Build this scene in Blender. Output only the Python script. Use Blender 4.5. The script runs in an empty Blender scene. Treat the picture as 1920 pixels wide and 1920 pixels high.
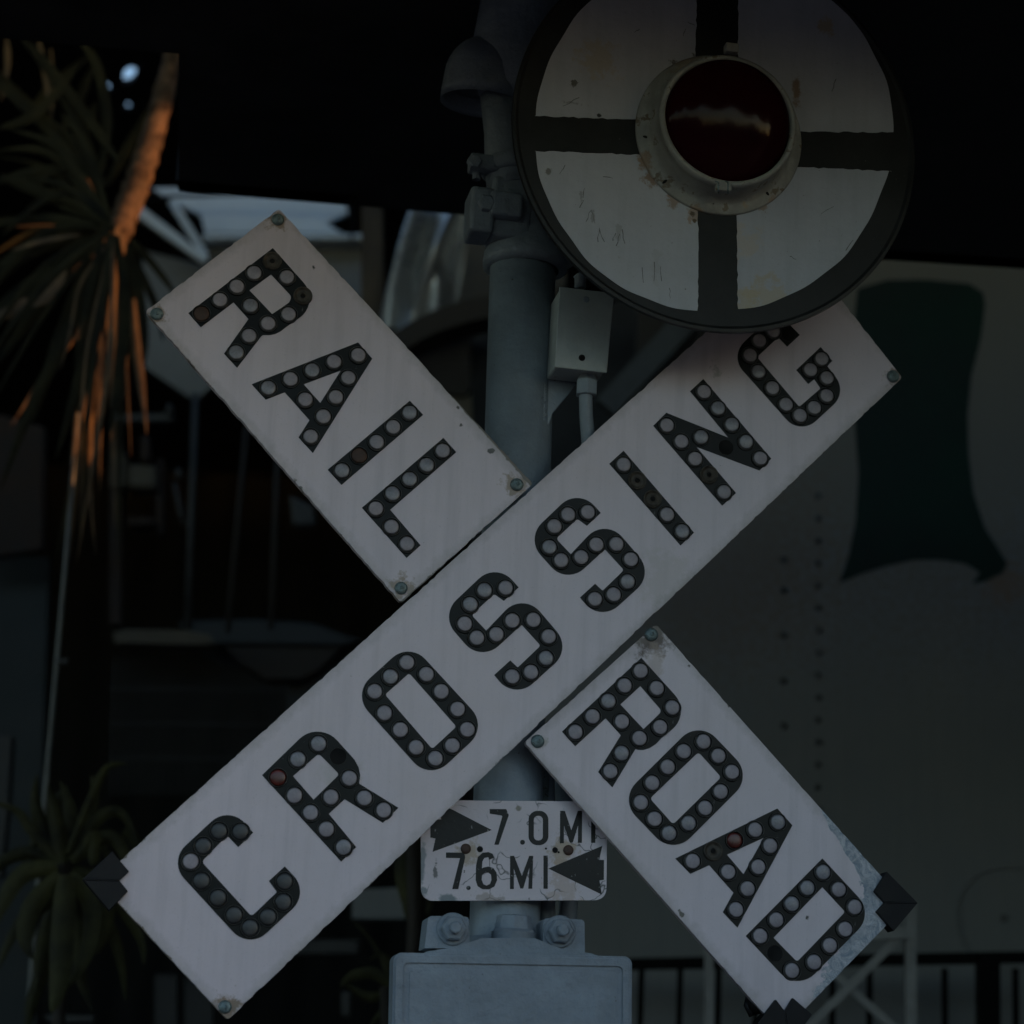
import bpy, bmesh, math, random
from mathutils import Vector, Matrix
from mathutils.geometry import tessellate_polygon
R = math.radians
random.seed(7)
scene = bpy.context.scene
col = scene.collection
# ------------------------------------------------------------------ camera
F = 4500.0                                   # focal length in photo pixels (photo is 1920 wide)
up = Vector((740, 16800, -F)).normalized()   # world up seen from the camera (vertical vanishing point)
vd = Vector((0, 0, -1))
Yc = (vd - up*up.dot(vd)).normalized()
Xc = Yc.cross(up)
M3 = Matrix((Xc, Yc, up))                    # camera -> world
CAM = Vector((0, 0, 1.55))
cd = bpy.data.cameras.new('camera'); cam = bpy.data.objects.new('camera', cd); col.objects.link(cam)
cam.matrix_world = Matrix.Translation(CAM) @ M3.to_4x4()
cd.sensor_width = 36; cd.lens = 36*F/1920; cd.clip_start = 0.05; cd.clip_end = 500
cd.dof.use_dof = True; cd.dof.focus_distance = 3.15; cd.dof.aperture_fstop = 3.6
scene.camera = cam
# ------------------------------------------------------------------ sky, sun, exposure
SUN_AZ = (0.93, -0.36); SUN_EL = R(9)
w = bpy.data.worlds.new('World'); scene.world = w; w.use_nodes = True
nt = w.node_tree; bg = nt.nodes['Background']
sky = nt.nodes.new('ShaderNodeTexSky'); sky.sky_type = 'NISHITA'; sky.sun_disc = False
sky.dust_density = 0.8; sky.ozone_density = 1.6; sky.sun_elevation = SUN_EL; sky.sun_rotation = math.atan2(SUN_AZ[0], SUN_AZ[1])
nt.links.new(sky.outputs[0], bg.inputs[0]); bg.inputs[1].default_value = 0.15
sd = bpy.data.lights.new('sun', 'SUN'); sun = bpy.data.objects.new('sun', sd); col.objects.link(sun)
sd.energy = 2.0; sd.angle = R(0.5); sd.color = (1.0, 0.42, 0.15)
sv = Vector((SUN_AZ[0]*math.cos(SUN_EL), SUN_AZ[1]*math.cos(SUN_EL), math.sin(SUN_EL)))
sun.rotation_euler = sv.to_track_quat('Z', 'Y').to_euler()
scene.view_settings.view_transform = 'Standard'; scene.view_settings.look = 'None'
scene.view_settings.gamma = 1; scene.view_settings.use_curve_mapping = False
scene.view_settings.exposure = 1.15
scene.render.engine = 'CYCLES'

# ------------------------------------------------------------------ pixel -> world measuring
PSI = R(10)
N = Vector((math.sin(PSI), -math.cos(PSI), 0))   # crossbuck faces this way
T = Vector((math.cos(PSI), math.sin(PSI), 0)); Z = Vector((0, 0, 1))
O = CAM + (M3 @ vd)*3.17
def ray(px, py): return M3 @ Vector(((px-960)/F, (960-py)/F, -1))
def S(px, py, off=0.0):                          # on the sign plane, off metres in front of it
    r = ray(px, py); q = O + N*off - CAM
    return CAM + r*(q.dot(N)/r.dot(N))
def U(px, py, Y):                                # on the vertical plane y = Y
    r = ray(px, py); return CAM + r*(Y/r.y)
def H(px, py, z):                                # on the level z
    r = ray(px, py); return CAM + r*((z-CAM.z)/r.z)

# ------------------------------------------------------------------ materials
def mat(name, c, rough=.6, metal=0, var=.12, vs=14, bump=.15, bs=120, spots=None, spotscale=60, spotcol=(.03,.025,.02),
        stains=(), edge=None, coat=0, cracks=False, wave=None, c2=None, spec=.5, vdist=.002, streak=0):
    m = bpy.data.materials.new(name); m.use_nodes = True
    nt = m.node_tree; nd = nt.nodes; L = nt.links
    p = nd['Principled BSDF']; tc = nd.new('ShaderNodeTexCoord')
    co = tc.outputs['Object']
    def noise(scale, detail=4, rough_=.6, vec=None):
        n = nd.new('ShaderNodeTexNoise'); n.inputs['Scale'].default_value = scale
        n.inputs['Detail'].default_value = detail; n.inputs['Roughness'].default_value = rough_
        L.new(vec or co, n.inputs['Vector']); return n
    def ramp(src, a, b, lo=0, hi=1):
        r = nd.new('ShaderNodeMapRange'); r.inputs['From Min'].default_value = a; r.inputs['From Max'].default_value = b
        r.inputs['To Min'].default_value = lo; r.inputs['To Max'].default_value = hi; L.new(src, r.inputs['Value']); return r.outputs[0]
    def math_(op, a, b=None):
        n = nd.new('ShaderNodeMath'); n.operation = op
        for i, x in enumerate((a, b)):
            if x is None: continue
            if isinstance(x, (int, float)): n.inputs[i].default_value = x
            else: L.new(x, n.inputs[i])
        return n.outputs[0]
    def mix(f, a, b):
        n = nd.new('ShaderNodeMix'); n.data_type = 'RGBA'; L.new(f, n.inputs[0])
        for i, x in ((6, a), (7, b)):
            if isinstance(x, tuple): n.inputs[i].default_value = (*x[:3], 1)
            else: L.new(x, n.inputs[i])
        return n.outputs[2]
    n1 = noise(vs, 6, .65)
    dark = tuple(x*(1-var*2) for x in c); lite = tuple(min(1, x*(1+var)) for x in (c2 or c))
    cur = mix(ramp(n1.outputs[0], .3, .7), dark, lite)
    fine = noise(420, 2, .5)
    cur = mix(ramp(fine.outputs[0], .62, .80, 0, .35), cur, tuple(x*.55 for x in c))
    if streak:
        mp = nd.new('ShaderNodeMapping'); mp.inputs['Scale'].default_value = (55, 55, 3.5); L.new(co, mp.inputs['Vector'])
        sn = noise(1, 4, .6, mp.outputs[0]); cur = mix(ramp(sn.outputs[0], .48, .78, 0, streak), cur, tuple(x*.62 for x in c))
        pn = noise(3.2, 3, .6); cur = mix(ramp(pn.outputs[0], .5, .75, 0, streak), cur, (c[0]*.85, c[1]*.80, c[2]*.70))
    if spots:                                     # speckled dirt
        v = noise(spotscale, 3, .7)
        cur = mix(ramp(v.outputs[0], spots, spots+.05), cur, spotcol)
    if wave:
        sc, wc, f = wave
        wv = nd.new('ShaderNodeTexWave'); wv.inputs['Scale'].default_value = sc; wv.inputs['Distortion'].default_value = 3
        L.new(co, wv.inputs['Vector']); cur = mix(ramp(wv.outputs['Fac'], .3, .8, 0, f), cur, wc)
    rgh = ramp(n1.outputs[0], .3, .7, rough*.85, min(1, rough*1.15))
    if cracks:
        nv = noise(18, 3); mp = nd.new('ShaderNodeMix'); mp.data_type = 'VECTOR'; mp.inputs[0].default_value = .06
        L.new(co, mp.inputs[4]); L.new(nv.outputs['Color'], mp.inputs[5])
        vo = nd.new('ShaderNodeTexVoronoi'); vo.feature = 'DISTANCE_TO_EDGE'; vo.inputs['Scale'].default_value = 22
        L.new(mp.outputs[1], vo.inputs['Vector'])
        cr = ramp(vo.outputs['Distance'], .0, .022, 1, 0)
        gate = ramp(noise(16, 2).outputs[0], .5, .56)
        cur = mix(math_('MULTIPLY', cr, gate), cur, (.06, .065, .07))
    wob = noise(70, 4, .7)
    w2 = ramp(wob.outputs[0], .25, .75, -1, 1)
    for st in stains:                             # (point in object space, radius, colour, strength, ragged)
        pt, rad, sc, k, rag = st[:5]
        ds = nd.new('ShaderNodeVectorMath'); ds.operation = 'DISTANCE'; ds.inputs[1].default_value = pt
        if len(st) > 5:                           # stretched stain: scale axes first
            sub = nd.new('ShaderNodeVectorMath'); sub.operation = 'SUBTRACT'; L.new(co, sub.inputs[0]); sub.inputs[1].default_value = pt
            mu = nd.new('ShaderNodeVectorMath'); mu.operation = 'MULTIPLY'; L.new(sub.outputs[0], mu.inputs[0]); mu.inputs[1].default_value = st[5]
            L.new(mu.outputs[0], ds.inputs[0]); ds.inputs[1].default_value = (0, 0, 0)
        else: L.new(co, ds.inputs[0])
        d = math_('ADD', ds.outputs['Value'], math_('MULTIPLY', w2, rad*rag))
        cur = mix(ramp(d, rad*.55, rad, k, 0), cur, sc)
    if edge:                                      # chipped paint along the board edges, from the UV (metres)
        Wd, Ln, amt = edge
        uv = nd.new('ShaderNodeUVMap'); sp = nd.new('ShaderNodeSeparateXYZ'); L.new(uv.outputs[0], sp.inputs[0])
        du = math_('MINIMUM', sp.outputs[0], math_('SUBTRACT', Ln, sp.outputs[0]))
        dv = math_('MINIMUM', sp.outputs[1], math_('SUBTRACT', Wd, sp.outputs[1]))
        d = math_('MINIMUM', du, dv)
        en = noise(45, 5, .75)
        e2 = math_('ADD', math_('MULTIPLY', ramp(en.outputs[0], .52, .72, 0, 1), amt), -.0012)
        cur = mix(ramp(math_('SUBTRACT', d, e2), -.0005, .0008, 1, 0), cur, (.10, .075, .055))
        # grime creeping in from the edge
        cur = mix(ramp(math_('ADD', d, math_('MULTIPLY', w2, .006)), 0, .014, .35, 0), cur, (.22, .20, .17))
    L.new(cur, p.inputs['Base Color']); L.new(rgh, p.inputs['Roughness'])
    p.inputs['Metallic'].default_value = metal; p.inputs['Specular IOR Level'].default_value = spec
    if coat: p.inputs['Coat Weight'].default_value = coat; p.inputs['Coat Roughness'].default_value = .08
    if bump:
        b = nd.new('ShaderNodeBump'); b.inputs['Strength'].default_value = bump; b.inputs['Distance'].default_value = vdist
        L.new(noise(bs, 5, .6).outputs[0], b.inputs['Height']); L.new(b.outputs[0], p.inputs['Normal'])
    return m

# ------------------------------------------------------------------ object helpers
def tag(o, label=None, cat=None, group=None, kind=None):
    for k, v in (('label', label), ('category', cat), ('group', group), ('kind', kind)):
        if v: o[k] = v
    return o
def thing(name, loc, label=None, cat=None, group=None):
    o = bpy.data.objects.new(name, None); o.empty_display_size = .05; col.objects.link(o)
    o.location = loc; return tag(o, label, cat, group)
def wloc(o):
    v = Vector((0, 0, 0))
    while o: v += Vector(o.location); o = o.parent
    return v
def link(name, bm, mats, parent=None, smooth=False, loc=None, bevel=0, seg=2):
    """bm is in world coordinates; the object gets its own origin"""
    org = Vector(loc) if loc is not None else (wloc(parent) if parent else None)
    if org is None:
        org = sum((v.co for v in bm.verts), Vector())/max(1, len(bm.verts))
    bmesh.ops.translate(bm, verts=bm.verts, vec=-org)
    me = bpy.data.meshes.new(name); bm.normal_update(); bm.to_mesh(me); bm.free()
    for m in (mats if isinstance(mats, (list, tuple)) else [mats]): me.materials.append(m)
    if smooth:
        for p in me.polygons: p.use_smooth = True
    o = bpy.data.objects.new(name, me); col.objects.link(o)
    if parent: o.parent = parent; o.location = org - wloc(parent)
    else: o.location = org
    if bevel:
        b = o.modifiers.new('bevel', 'BEVEL'); b.width = bevel; b.segments = seg; b.limit_method = 'ANGLE'; b.angle_limit = R(40)
    return o
def prism(bm, outer, nrm, th, holes=(), mi=0, top=None):
    """solid from planar loops of world points; front face where the points are, thickness th behind"""
    loops = [list(outer)] + [list(h) for h in holes]
    flat = [p for l in loops for p in l]
    tris = tessellate_polygon(loops)
    fr = [bm.verts.new(p) for p in flat]; bk = [bm.verts.new(p - nrm*th) for p in flat]
    for t in tris:
        a, b, c = (flat[i] for i in t)
        if (b-a).cross(c-a).length < 1e-12: continue
        t = list(t)
        if (b-a).cross(c-a).dot(nrm) < 0: t.reverse()
        try:
            f = bm.faces.new([fr[i] for i in t]); f.material_index = mi
            f = bm.faces.new([bk[i] for i in reversed(t)]); f.material_index = mi
        except ValueError: pass
    k = 0
    for l in loops:
        n = len(l)
        for i in range(n):
            a, b = k+i, k+(i+1) % n
            f = bm.faces.new([fr[a], fr[b], bk[b], bk[a]]); f.material_index = mi
        k += n
    bmesh.ops.recalc_face_normals(bm, faces=bm.faces[:])
def rnd(pts):
    """pixel polygon with optional corner radius (x, y, r) -> list of pixel points"""
    out = []; n = len(pts)
    for i, p in enumerate(pts):
        r = p[2] if len(p) > 2 else 0
        P = Vector(p[:2])
        if not r: out.append(P); continue
        A = Vector(pts[i-1][:2]) - P; B = Vector(pts[(i+1) % n][:2]) - P
        la, lb = A.length, B.length; A.normalize(); B.normalize()
        th = A.angle(B); d = r/math.tan(th/2)
        d = min(d, la*.98, lb*.98); rr = d*math.tan(th/2)
        C = P + (A+B).normalized()*(rr/math.sin(th/2))
        s = P + A*d - C; e = P + B*d - C
        a0 = math.atan2(s.y, s.x); a1 = math.atan2(e.y, e.x); da = (a1-a0+math.pi) % (2*math.pi) - math.pi
        k = 9 if r > 15 else 4
        for j in range(k+1):
            a = a0 + da*j/k; out.append(C + Vector((math.cos(a), math.sin(a)))*rr)
    return out
def frame(nrm, upv=Z):
    z = nrm.normalized(); x = upv.cross(z)
    if x.length < 1e-4: x = Vector((1, 0, 0)).cross(z)
    x.normalize(); y = z.cross(x); return Matrix((x, y, z)).transposed()
def lathe(bm, c, axis, prof, seg=32, mi=None, cap0=False, cap1=False, upv=Z):
    """prof: (radius, height[, material]) along the axis from c"""
    Mx = frame(axis, upv); rings = []
    for pr in prof:
        r, h = pr[:2]
        if r < 1e-6: rings.append([bm.verts.new(c + Mx @ Vector((0, 0, h)))]); continue
        rings.append([bm.verts.new(c + Mx @ Vector((r*math.cos(2*math.pi*i/seg), r*math.sin(2*math.pi*i/seg), h))) for i in range(seg)])
    for k in range(len(rings)-1):
        a, b = rings[k], rings[k+1]; m = prof[k+1][2] if len(prof[k+1]) > 2 else 0
        for i in range(seg):
            j = (i+1) % seg
            if len(a) == 1 and len(b) == 1: continue
            if len(a) == 1: f = bm.faces.new([a[0], b[i], b[j]])
            elif len(b) == 1: f = bm.faces.new([a[i], a[j], b[0]])
            else: f = bm.faces.new([a[i], a[j], b[j], b[i]])
            f.material_index = m
    if cap0 and len(rings[0]) > 1: bm.faces.new(rings[0][::-1])
    if cap1 and len(rings[-1]) > 1: bm.faces.new(rings[-1])
def tube(bm, pts, r, seg=12, mi=0):
    pts = [Vector(p) for p in pts]; rs = r if isinstance(r, (list, tuple)) else [r]*len(pts); rings = []
    for i, p in enumerate(pts):
        d = (pts[min(i+1, len(pts)-1)] - pts[max(i-1, 0)]).normalized()
        Mx = frame(d, Vector((0, 1, 0.01)))
        rings.append([bm.verts.new(p + Mx @ Vector((rs[i]*math.cos(2*math.pi*k/seg), rs[i]*math.sin(2*math.pi*k/seg), 0))) for k in range(seg)])
    for a, b in zip(rings, rings[1:]):
        for k in range(seg):
            f = bm.faces.new([a[k], a[(k+1) % seg], b[(k+1) % seg], b[k]]); f.material_index = mi
    bm.faces.new(rings[0][::-1]); bm.faces.new(rings[-1])
def box(bm, c, sx, sy, sz, rot=None, mi=0):
    Mx = rot or Matrix.Identity(3)
    v = [bm.verts.new(Vector(c) + Mx @ Vector((x*sx/2, y*sy/2, z*sz/2))) for x in (-1, 1) for y in (-1, 1) for z in (-1, 1)]
    for q in ((0, 1, 3, 2), (4, 6, 7, 5), (0, 4, 5, 1), (2, 3, 7, 6), (0, 2, 6, 4), (1, 5, 7, 3)):
        f = bm.faces.new([v[i] for i in q]); f.material_index = mi
RT = Matrix((T, -N, Z)).transposed()          # box axes along the sign plane: x along, y into depth, z up

# ------------------------------------------------------------------ palette
WHITE = (.69, .61, .665)
root_c = S(960, 1160, 0)                       # crossbuck origin
def L_(p): return tuple(p - root_c)
RUST = (.16, .075, .03)
def board_stains(name):
    s = []
    if name == 'r':
        for x, y, rad in ((520, 413, .014), (295, 589, .012), (968, 910, .016), (752, 1103, .016)): s.append((L_(S(x, y)), rad*1.15, (.27, .19, .11), .8, .8))
        for x, y in ((864, 795), (860, 765), (564, 914), (553, 902), (920, 846), (588, 502)): s.append((L_(S(x, y)), .0035, (.05, .045, .04), 1, 1.2))
    if name == 'c':
        for x, y, rad in ((1673, 706, .014), (422, 1888, .017)): s.append((L_(S(x, y)), rad*1.2, (.22, .14, .075), .9, .7))
        s.append((L_(S(1336, 694)), .012, (.2, .21, .2), .5, 1.0))
        for x, y in ((1316, 920), (1075, 923), (1370, 1000), (309, 1522), (385, 1463), (1085, 1096), (1268, 1112), (1212, 1187)): s.append((L_(S(x, y)), .004, (.07, .05, .04), 1, 1.3))
        s.append((L_(S(640, 1460)), .03, (.45, .42, .38), .35, .6))
        s.append((L_(S(1250, 1090)), .045, (.45, .42, .36), .3, .6))
    if name == 'd':
        s.append((L_(S(1220, 1180)), .026, (.30, .20, .12), .8, .5))
        s.append((L_(S(1221, 1192)), .032, (.065, .032, .018), 1, .5))
        s.append((L_(S(1229, 1250)), .02, (.40, .30, .24), .45, .6, (1.4, 1, .5)))
        s.append((L_(S(1008, 1391)), .011, (.36, .33, .28), .6, .8))
        for x, y in ((1367, 1323), (1292, 1248), (1278, 1714), (1273, 1707), (1513, 1721), (1335, 1480)): s.append((L_(S(x, y)), .003, (.06, .05, .045), 1, 1.2))
    return s
M = {}
M['letter'] = mat('black_letter_enamel', (.008, .009, .009), .36, spec=.16, var=.2, vs=9, bump=.08, spots=.70, spotscale=150, spotcol=(.12, .12, .12))
M['glass'] = mat('button_glass', (.30, .272, .305), .42, var=.12, vs=160, bump=0, spec=.6)
M['glass2'] = mat('button_glass_cloudy', (.35, .315, .35), .5, var=.12, vs=160, bump=0)
M['glass3'] = mat('button_glass_bluish', (.25, .245, .275), .3, var=.15, vs=160, bump=0)
M['gedge'] = mat('button_glass_edge', (.13, .125, .13), .4, var=.3, vs=200, bump=0)
M['collar'] = mat('button_collar', (.075, .073, .068), .4, var=.3, vs=60, bump=.1)
M['red'] = mat('red_button_glass', (.11, .018, .014), .3, var=.3, vs=80, bump=0)
M['rust'] = mat('rusty_button', (.075, .04, .028), .6, var=.3, vs=90, bump=.3)
M['dim'] = mat('blacked_button_glass', (.05, .052, .055), .4, var=.3, vs=70, bump=.1)
M['socket'] = mat('empty_socket', (.06, .05, .038), .6, var=.4, vs=90, bump=.5)
M['hole'] = mat('open_hole', (.002, .002, .002), .9, var=0, bump=0)
M['bolt'] = mat('bolt_zinc', (.20, .27, .28), .45, metal=.35, var=.35, vs=90, bump=.4, bs=300, spots=.6, spotscale=180, spotcol=(.05, .04, .03))
M['foam'] = mat('black_foam', (.010, .010, .011), .6, spec=.3, var=.3, vs=40, bump=.2, bs=300)
M['grey'] = mat('blue_grey_paint', (.26, .31, .36), .5, var=.16, vs=10, bump=.8, bs=70, streak=.35, spots=.68, spotscale=140, spotcol=(.08, .08, .08))
M['castgrey'] = mat('cast_grey_paint', (.25, .295, .345), .5, var=.16, vs=12, bump=1.0, bs=70, streak=.25, spots=.69, spotscale=160, spotcol=(.1, .1, .1), vdist=.003)

# ================================================================== SETTING
def big(name, pts_, nrm, th, m, kind='structure'):
    bm = bmesh.new(); prism(bm, pts_, nrm, th); return tag(link(name, bm, m), kind=kind)
M['ground'] = mat('worn_asphalt', (.05, .049, .047), .85, var=.3, vs=3, bump=.5, bs=30, vdist=.01)
bm = bmesh.new()
gv = [bm.verts.new(p) for p in ((-150, -150, 0), (150, -150, 0), (150, 150, 0), (-150, 150, 0))]; bm.faces.new(gv)
tag(link('ground', bm, M['ground']), kind='structure')

# canopy over the sign: black underside, its far edge is the dark line across the picture
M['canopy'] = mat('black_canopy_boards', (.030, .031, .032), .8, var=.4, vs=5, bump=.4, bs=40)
zc = 3.15
e0, e1, e2 = H(335, 357, zc), H(900, 404, zc), H(1500, 476, zc); e3 = H(1920, 503, zc)
l0, l1 = H(335, 101, zc), H(0, 72, zc)
e4 = e3 + (e3-e2)*6; l2 = l1 + (l1-l0)*9
CY = 1.42
canopy = thing('roof_canopy', (0, 2.5, 0), 'black timber roof canopy hanging over the round lamp target and pole', 'canopy')
bm = bmesh.new()
out = [Vector((l2.x, CY, zc)), Vector((e4.x, CY, zc)), e4, e3, e2, e1, e0, l0, l1, l2]
prism(bm, [Vector(p) for p in out], Vector((0, 0, -1)), .12)
link('ceiling', bm, M['canopy'], canopy)
bm = bmesh.new()
for a, b in ((e0, e1), (e1, e2), (e2, e3), (e3, e4)):
    prism(bm, [a+Vector((0, .004, .0)), b+Vector((0, .004, .0)), b+Vector((0, .004, .14)), a+Vector((0, .004, .14))], Vector((0, -1, 0)), -.05)
link('fascia', bm, M['canopy'], canopy)
bm = bmesh.new()
for i in range(9):
    x = -3.2 + i*.8; box(bm, (x, 2.15, zc-.03), .07, 1.1, .05)
link('joist', bm, M['canopy'], canopy)
bm = bmesh.new()                                # scalloped valance on the street edge (mirrored in the lens)
pts_ = []; n = 16; x0, x1 = -3.6, 3.6
top = [Vector((x0, CY, zc+.1)), Vector((x1, CY, zc+.1))]
for i in range(n*6+1):
    f = i/(n*6); pts_.append(Vector((x1+(x0-x1)*f, CY, zc-.03-.08*abs(math.sin(f*n*math.pi)))))
prism(bm, top+pts_, Vector((0, -1, 0)), .02)
link('valance', bm, M['canopy'], canopy)
bm = bmesh.new(); box(bm, (0, CY+.06, zc+.34), 7.2, .04, .44)  # upstand added out of view to cut sky light on wagon and palm
link('parapet', bm, M['canopy'], canopy)
bm = bmesh.new()
for x in (-3.5, 3.5):
    box(bm, (x, CY+.1, zc/2), .12, .12, zc); box(bm, (x, 3.0, zc/2), .12, .12, zc)
link('canopy_post', bm, M['canopy'], canopy)

# high shed roof at the back with a few holes through which the sky shows
M['roof'] = mat('dark_roof_sheet', (.015, .015, .016), .8, var=.3, vs=4, bump=.4, bs=20)
zr = 4.75
bm = bmesh.new()
def hh(pts): return [H(x, y, zr) for x, y in pts]
holes = [hh([(229, 158), (234, 131), (246, 125), (257, 130), (252, 148), (241, 158)]),
         hh([(193, 167), (202, 156), (211, 166), (202, 175)]), hh([(231, 201), (240, 192), (249, 201), (240, 210)]),
         hh([(254, 127), (260, 121), (266, 127), (260, 133)]),
         [Vector(p) for p in ((-1.7, 5.3, zr), (.2, 5.3, zr), (.2, 6.45, zr), (-1.7, 6.45, zr))]]  # last, large opening added out of view to light the trailer
prism(bm, [Vector(p) for p in ((-7, 1.6, zr), (5.0, 1.6, zr), (5.0, 13, zr), (-7, 13, zr))], Vector((0, 0, -1)), .02, holes)  # front and right reach extended unseen to shade wagon and trunk top
shed = thing('storage_shed', (0, 9, 0), 'dark open shed behind the sign with small holes in its roof', 'shed')
link('roof_sheet', bm, M['roof'], shed)
M['shedwall'] = mat('shed_boards', (.016, .016, .016), .85, var=.5, vs=3, bump=.5, bs=20, wave=(1.5, (.006, .006, .007), .8))
bm = bmesh.new()
box(bm, (-.5, 11.5, 2.4), 13, .1, 4.8); box(bm, (-6.9, 8, 2.4), .1, 7, 4.8)
link('back_wall', bm, M['shedwall'], shed)

# unseen blocks added to stop the low sun; their gap lights the palm
M['side'] = mat('brown_render', (.085, .085, .085), .85, var=.2, vs=2, bump=.4, bs=25)
for (y0, y1, lab) in ((0.9, 3.2, 'grey rendered block beside the canopy, in front of the sun gap'), (3.76, 13, 'grey rendered block behind the sun gap, beside the wagon')):
    bm = bmesh.new(); box(bm, (2.9, (y0+y1)/2, 2.3), .8, y1-y0, 4.6)
    tag(link('side_building', bm, M['side']), lab, 'building')

bm = bmesh.new(); box(bm, (2.9, 3.48, 1.75), .3, .6, 3.5)  # added unseen, keeps the sunbeam off things below the palm
tag(link('yard_wall', bm, M['side']), 'grey wall closing the lower part of the gap between the two blocks', 'wall')
# the street side behind the photographer: a dark row of house fronts and hedge under the open sky
M['street'] = mat('far_facade', (.10, .10, .10), .85, var=.3, vs=.6, bump=.2, bs=3)
bm = bmesh.new()
random.seed(3); x = -26
prof = [(-26, 0)]
while x < 26:
    wd = random.uniform(2.5, 6); h = random.uniform(2.6, 3.9); box(bm, (x+wd/2, -18-random.uniform(0, 1), h/2), wd*.98, 4, h); 
    box(bm, (x+wd/2, -17.2, h+.2), wd*.3, .8, .5); x += wd
tag(link('street_row', bm, M['street']), 'row of dark low buildings on the far side of the street facing the sign', 'buildings')
random.seed(7)

# ================================================================== CROSSBUCK
cross = thing('railroad_crossing_sign', root_c, 'white X shaped railroad crossing sign lettered with round glass buttons', 'crossbuck')
CA = lambda x, y: (240+x/2.5263, 370+y/2.5263)
CS = lambda x, y: (850+x/2.1333, 560+y/2.1333)
C4 = lambda x, y: (150+x/2.0211, 1100+y/2.0211)
C5 = lambda x, y: (1300+x/2.7435, 450+y/2.7435)
CR = lambda x, y: (960+x/2.4, 1150+y/2.4)
CM = lambda x, y: (700+x/3.6923, 1420+y/3.6923)
def cv(fn, pts):
    k = 2.0
    sc = (fn(1000, 0)[0]-fn(0, 0)[0])/1000
    return [(*fn(p[0], p[1]), *( [p[2]*sc] if len(p) > 2 else [])) for p in pts]

def board(key, corners, off, label, edge_amt, back=.010):
    """corners (px): A B C D, A->B is the short end, B->C the long edge"""
    P = [S(x, y, off) for x, y in corners]
    Wd = ((P[0]-P[1]).length + (P[3]-P[2]).length)/2; Ln = ((P[1]-P[2]).length + (P[0]-P[3]).length)/2
    m = mat('white_enamel_'+key, WHITE, .34, var=.05, vs=5, bump=.06, bs=260, spots=.735, spotscale=210, spotcol=(.2, .19, .18), streak=.38,
            stains=board_stains(key), edge=(Wd, Ln, edge_amt))
    if key == 'd': tape(m, P)
    bm = bmesh.new()
    px = rnd([(x, y, 7) for x, y in corners])
    bm2 = [S(p[0], p[1], off) for p in px]
    # subdivide the long edges so that they can be slightly nicked
    pts = []
    for i, p in enumerate(bm2):
        q = bm2[(i+1) % len(bm2)]; pts.append(p); d = (q-p).length
        if d > .1:
            k = int(d/.006); per = (q-p).normalized().cross(N)
            for j in range(1, k):
                nick = random.choice((0, 0, 0, 0, 0, 0, .0006, .0011)) if key != 'd' else random.choice((0,)*9+(.0007,))
                c = p+(q-p)*(j/k); ctr = sum(P, Vector())/4
                s = 1 if (ctr-c).dot(per) > 0 else -1
                pts.append(c + per*s*nick)
    prism(bm, pts, N, back)
    uvl = bm.loops.layers.uv.new('UVMap')
    ex = (P[2]-P[1]).normalized(); ey = N.cross(ex)
    if (P[0]-P[1]).dot(ey) < 0: ey = -ey
    for f in bm.faces:
        for lp in f.loops:
            c = lp.vert.co - P[1]; lp[uvl].uv = (c.dot(ex), c.dot(ey))
    o = link('board', bm, m, cross, bevel=.0022, seg=3); tag(o, label); return o, off
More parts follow.
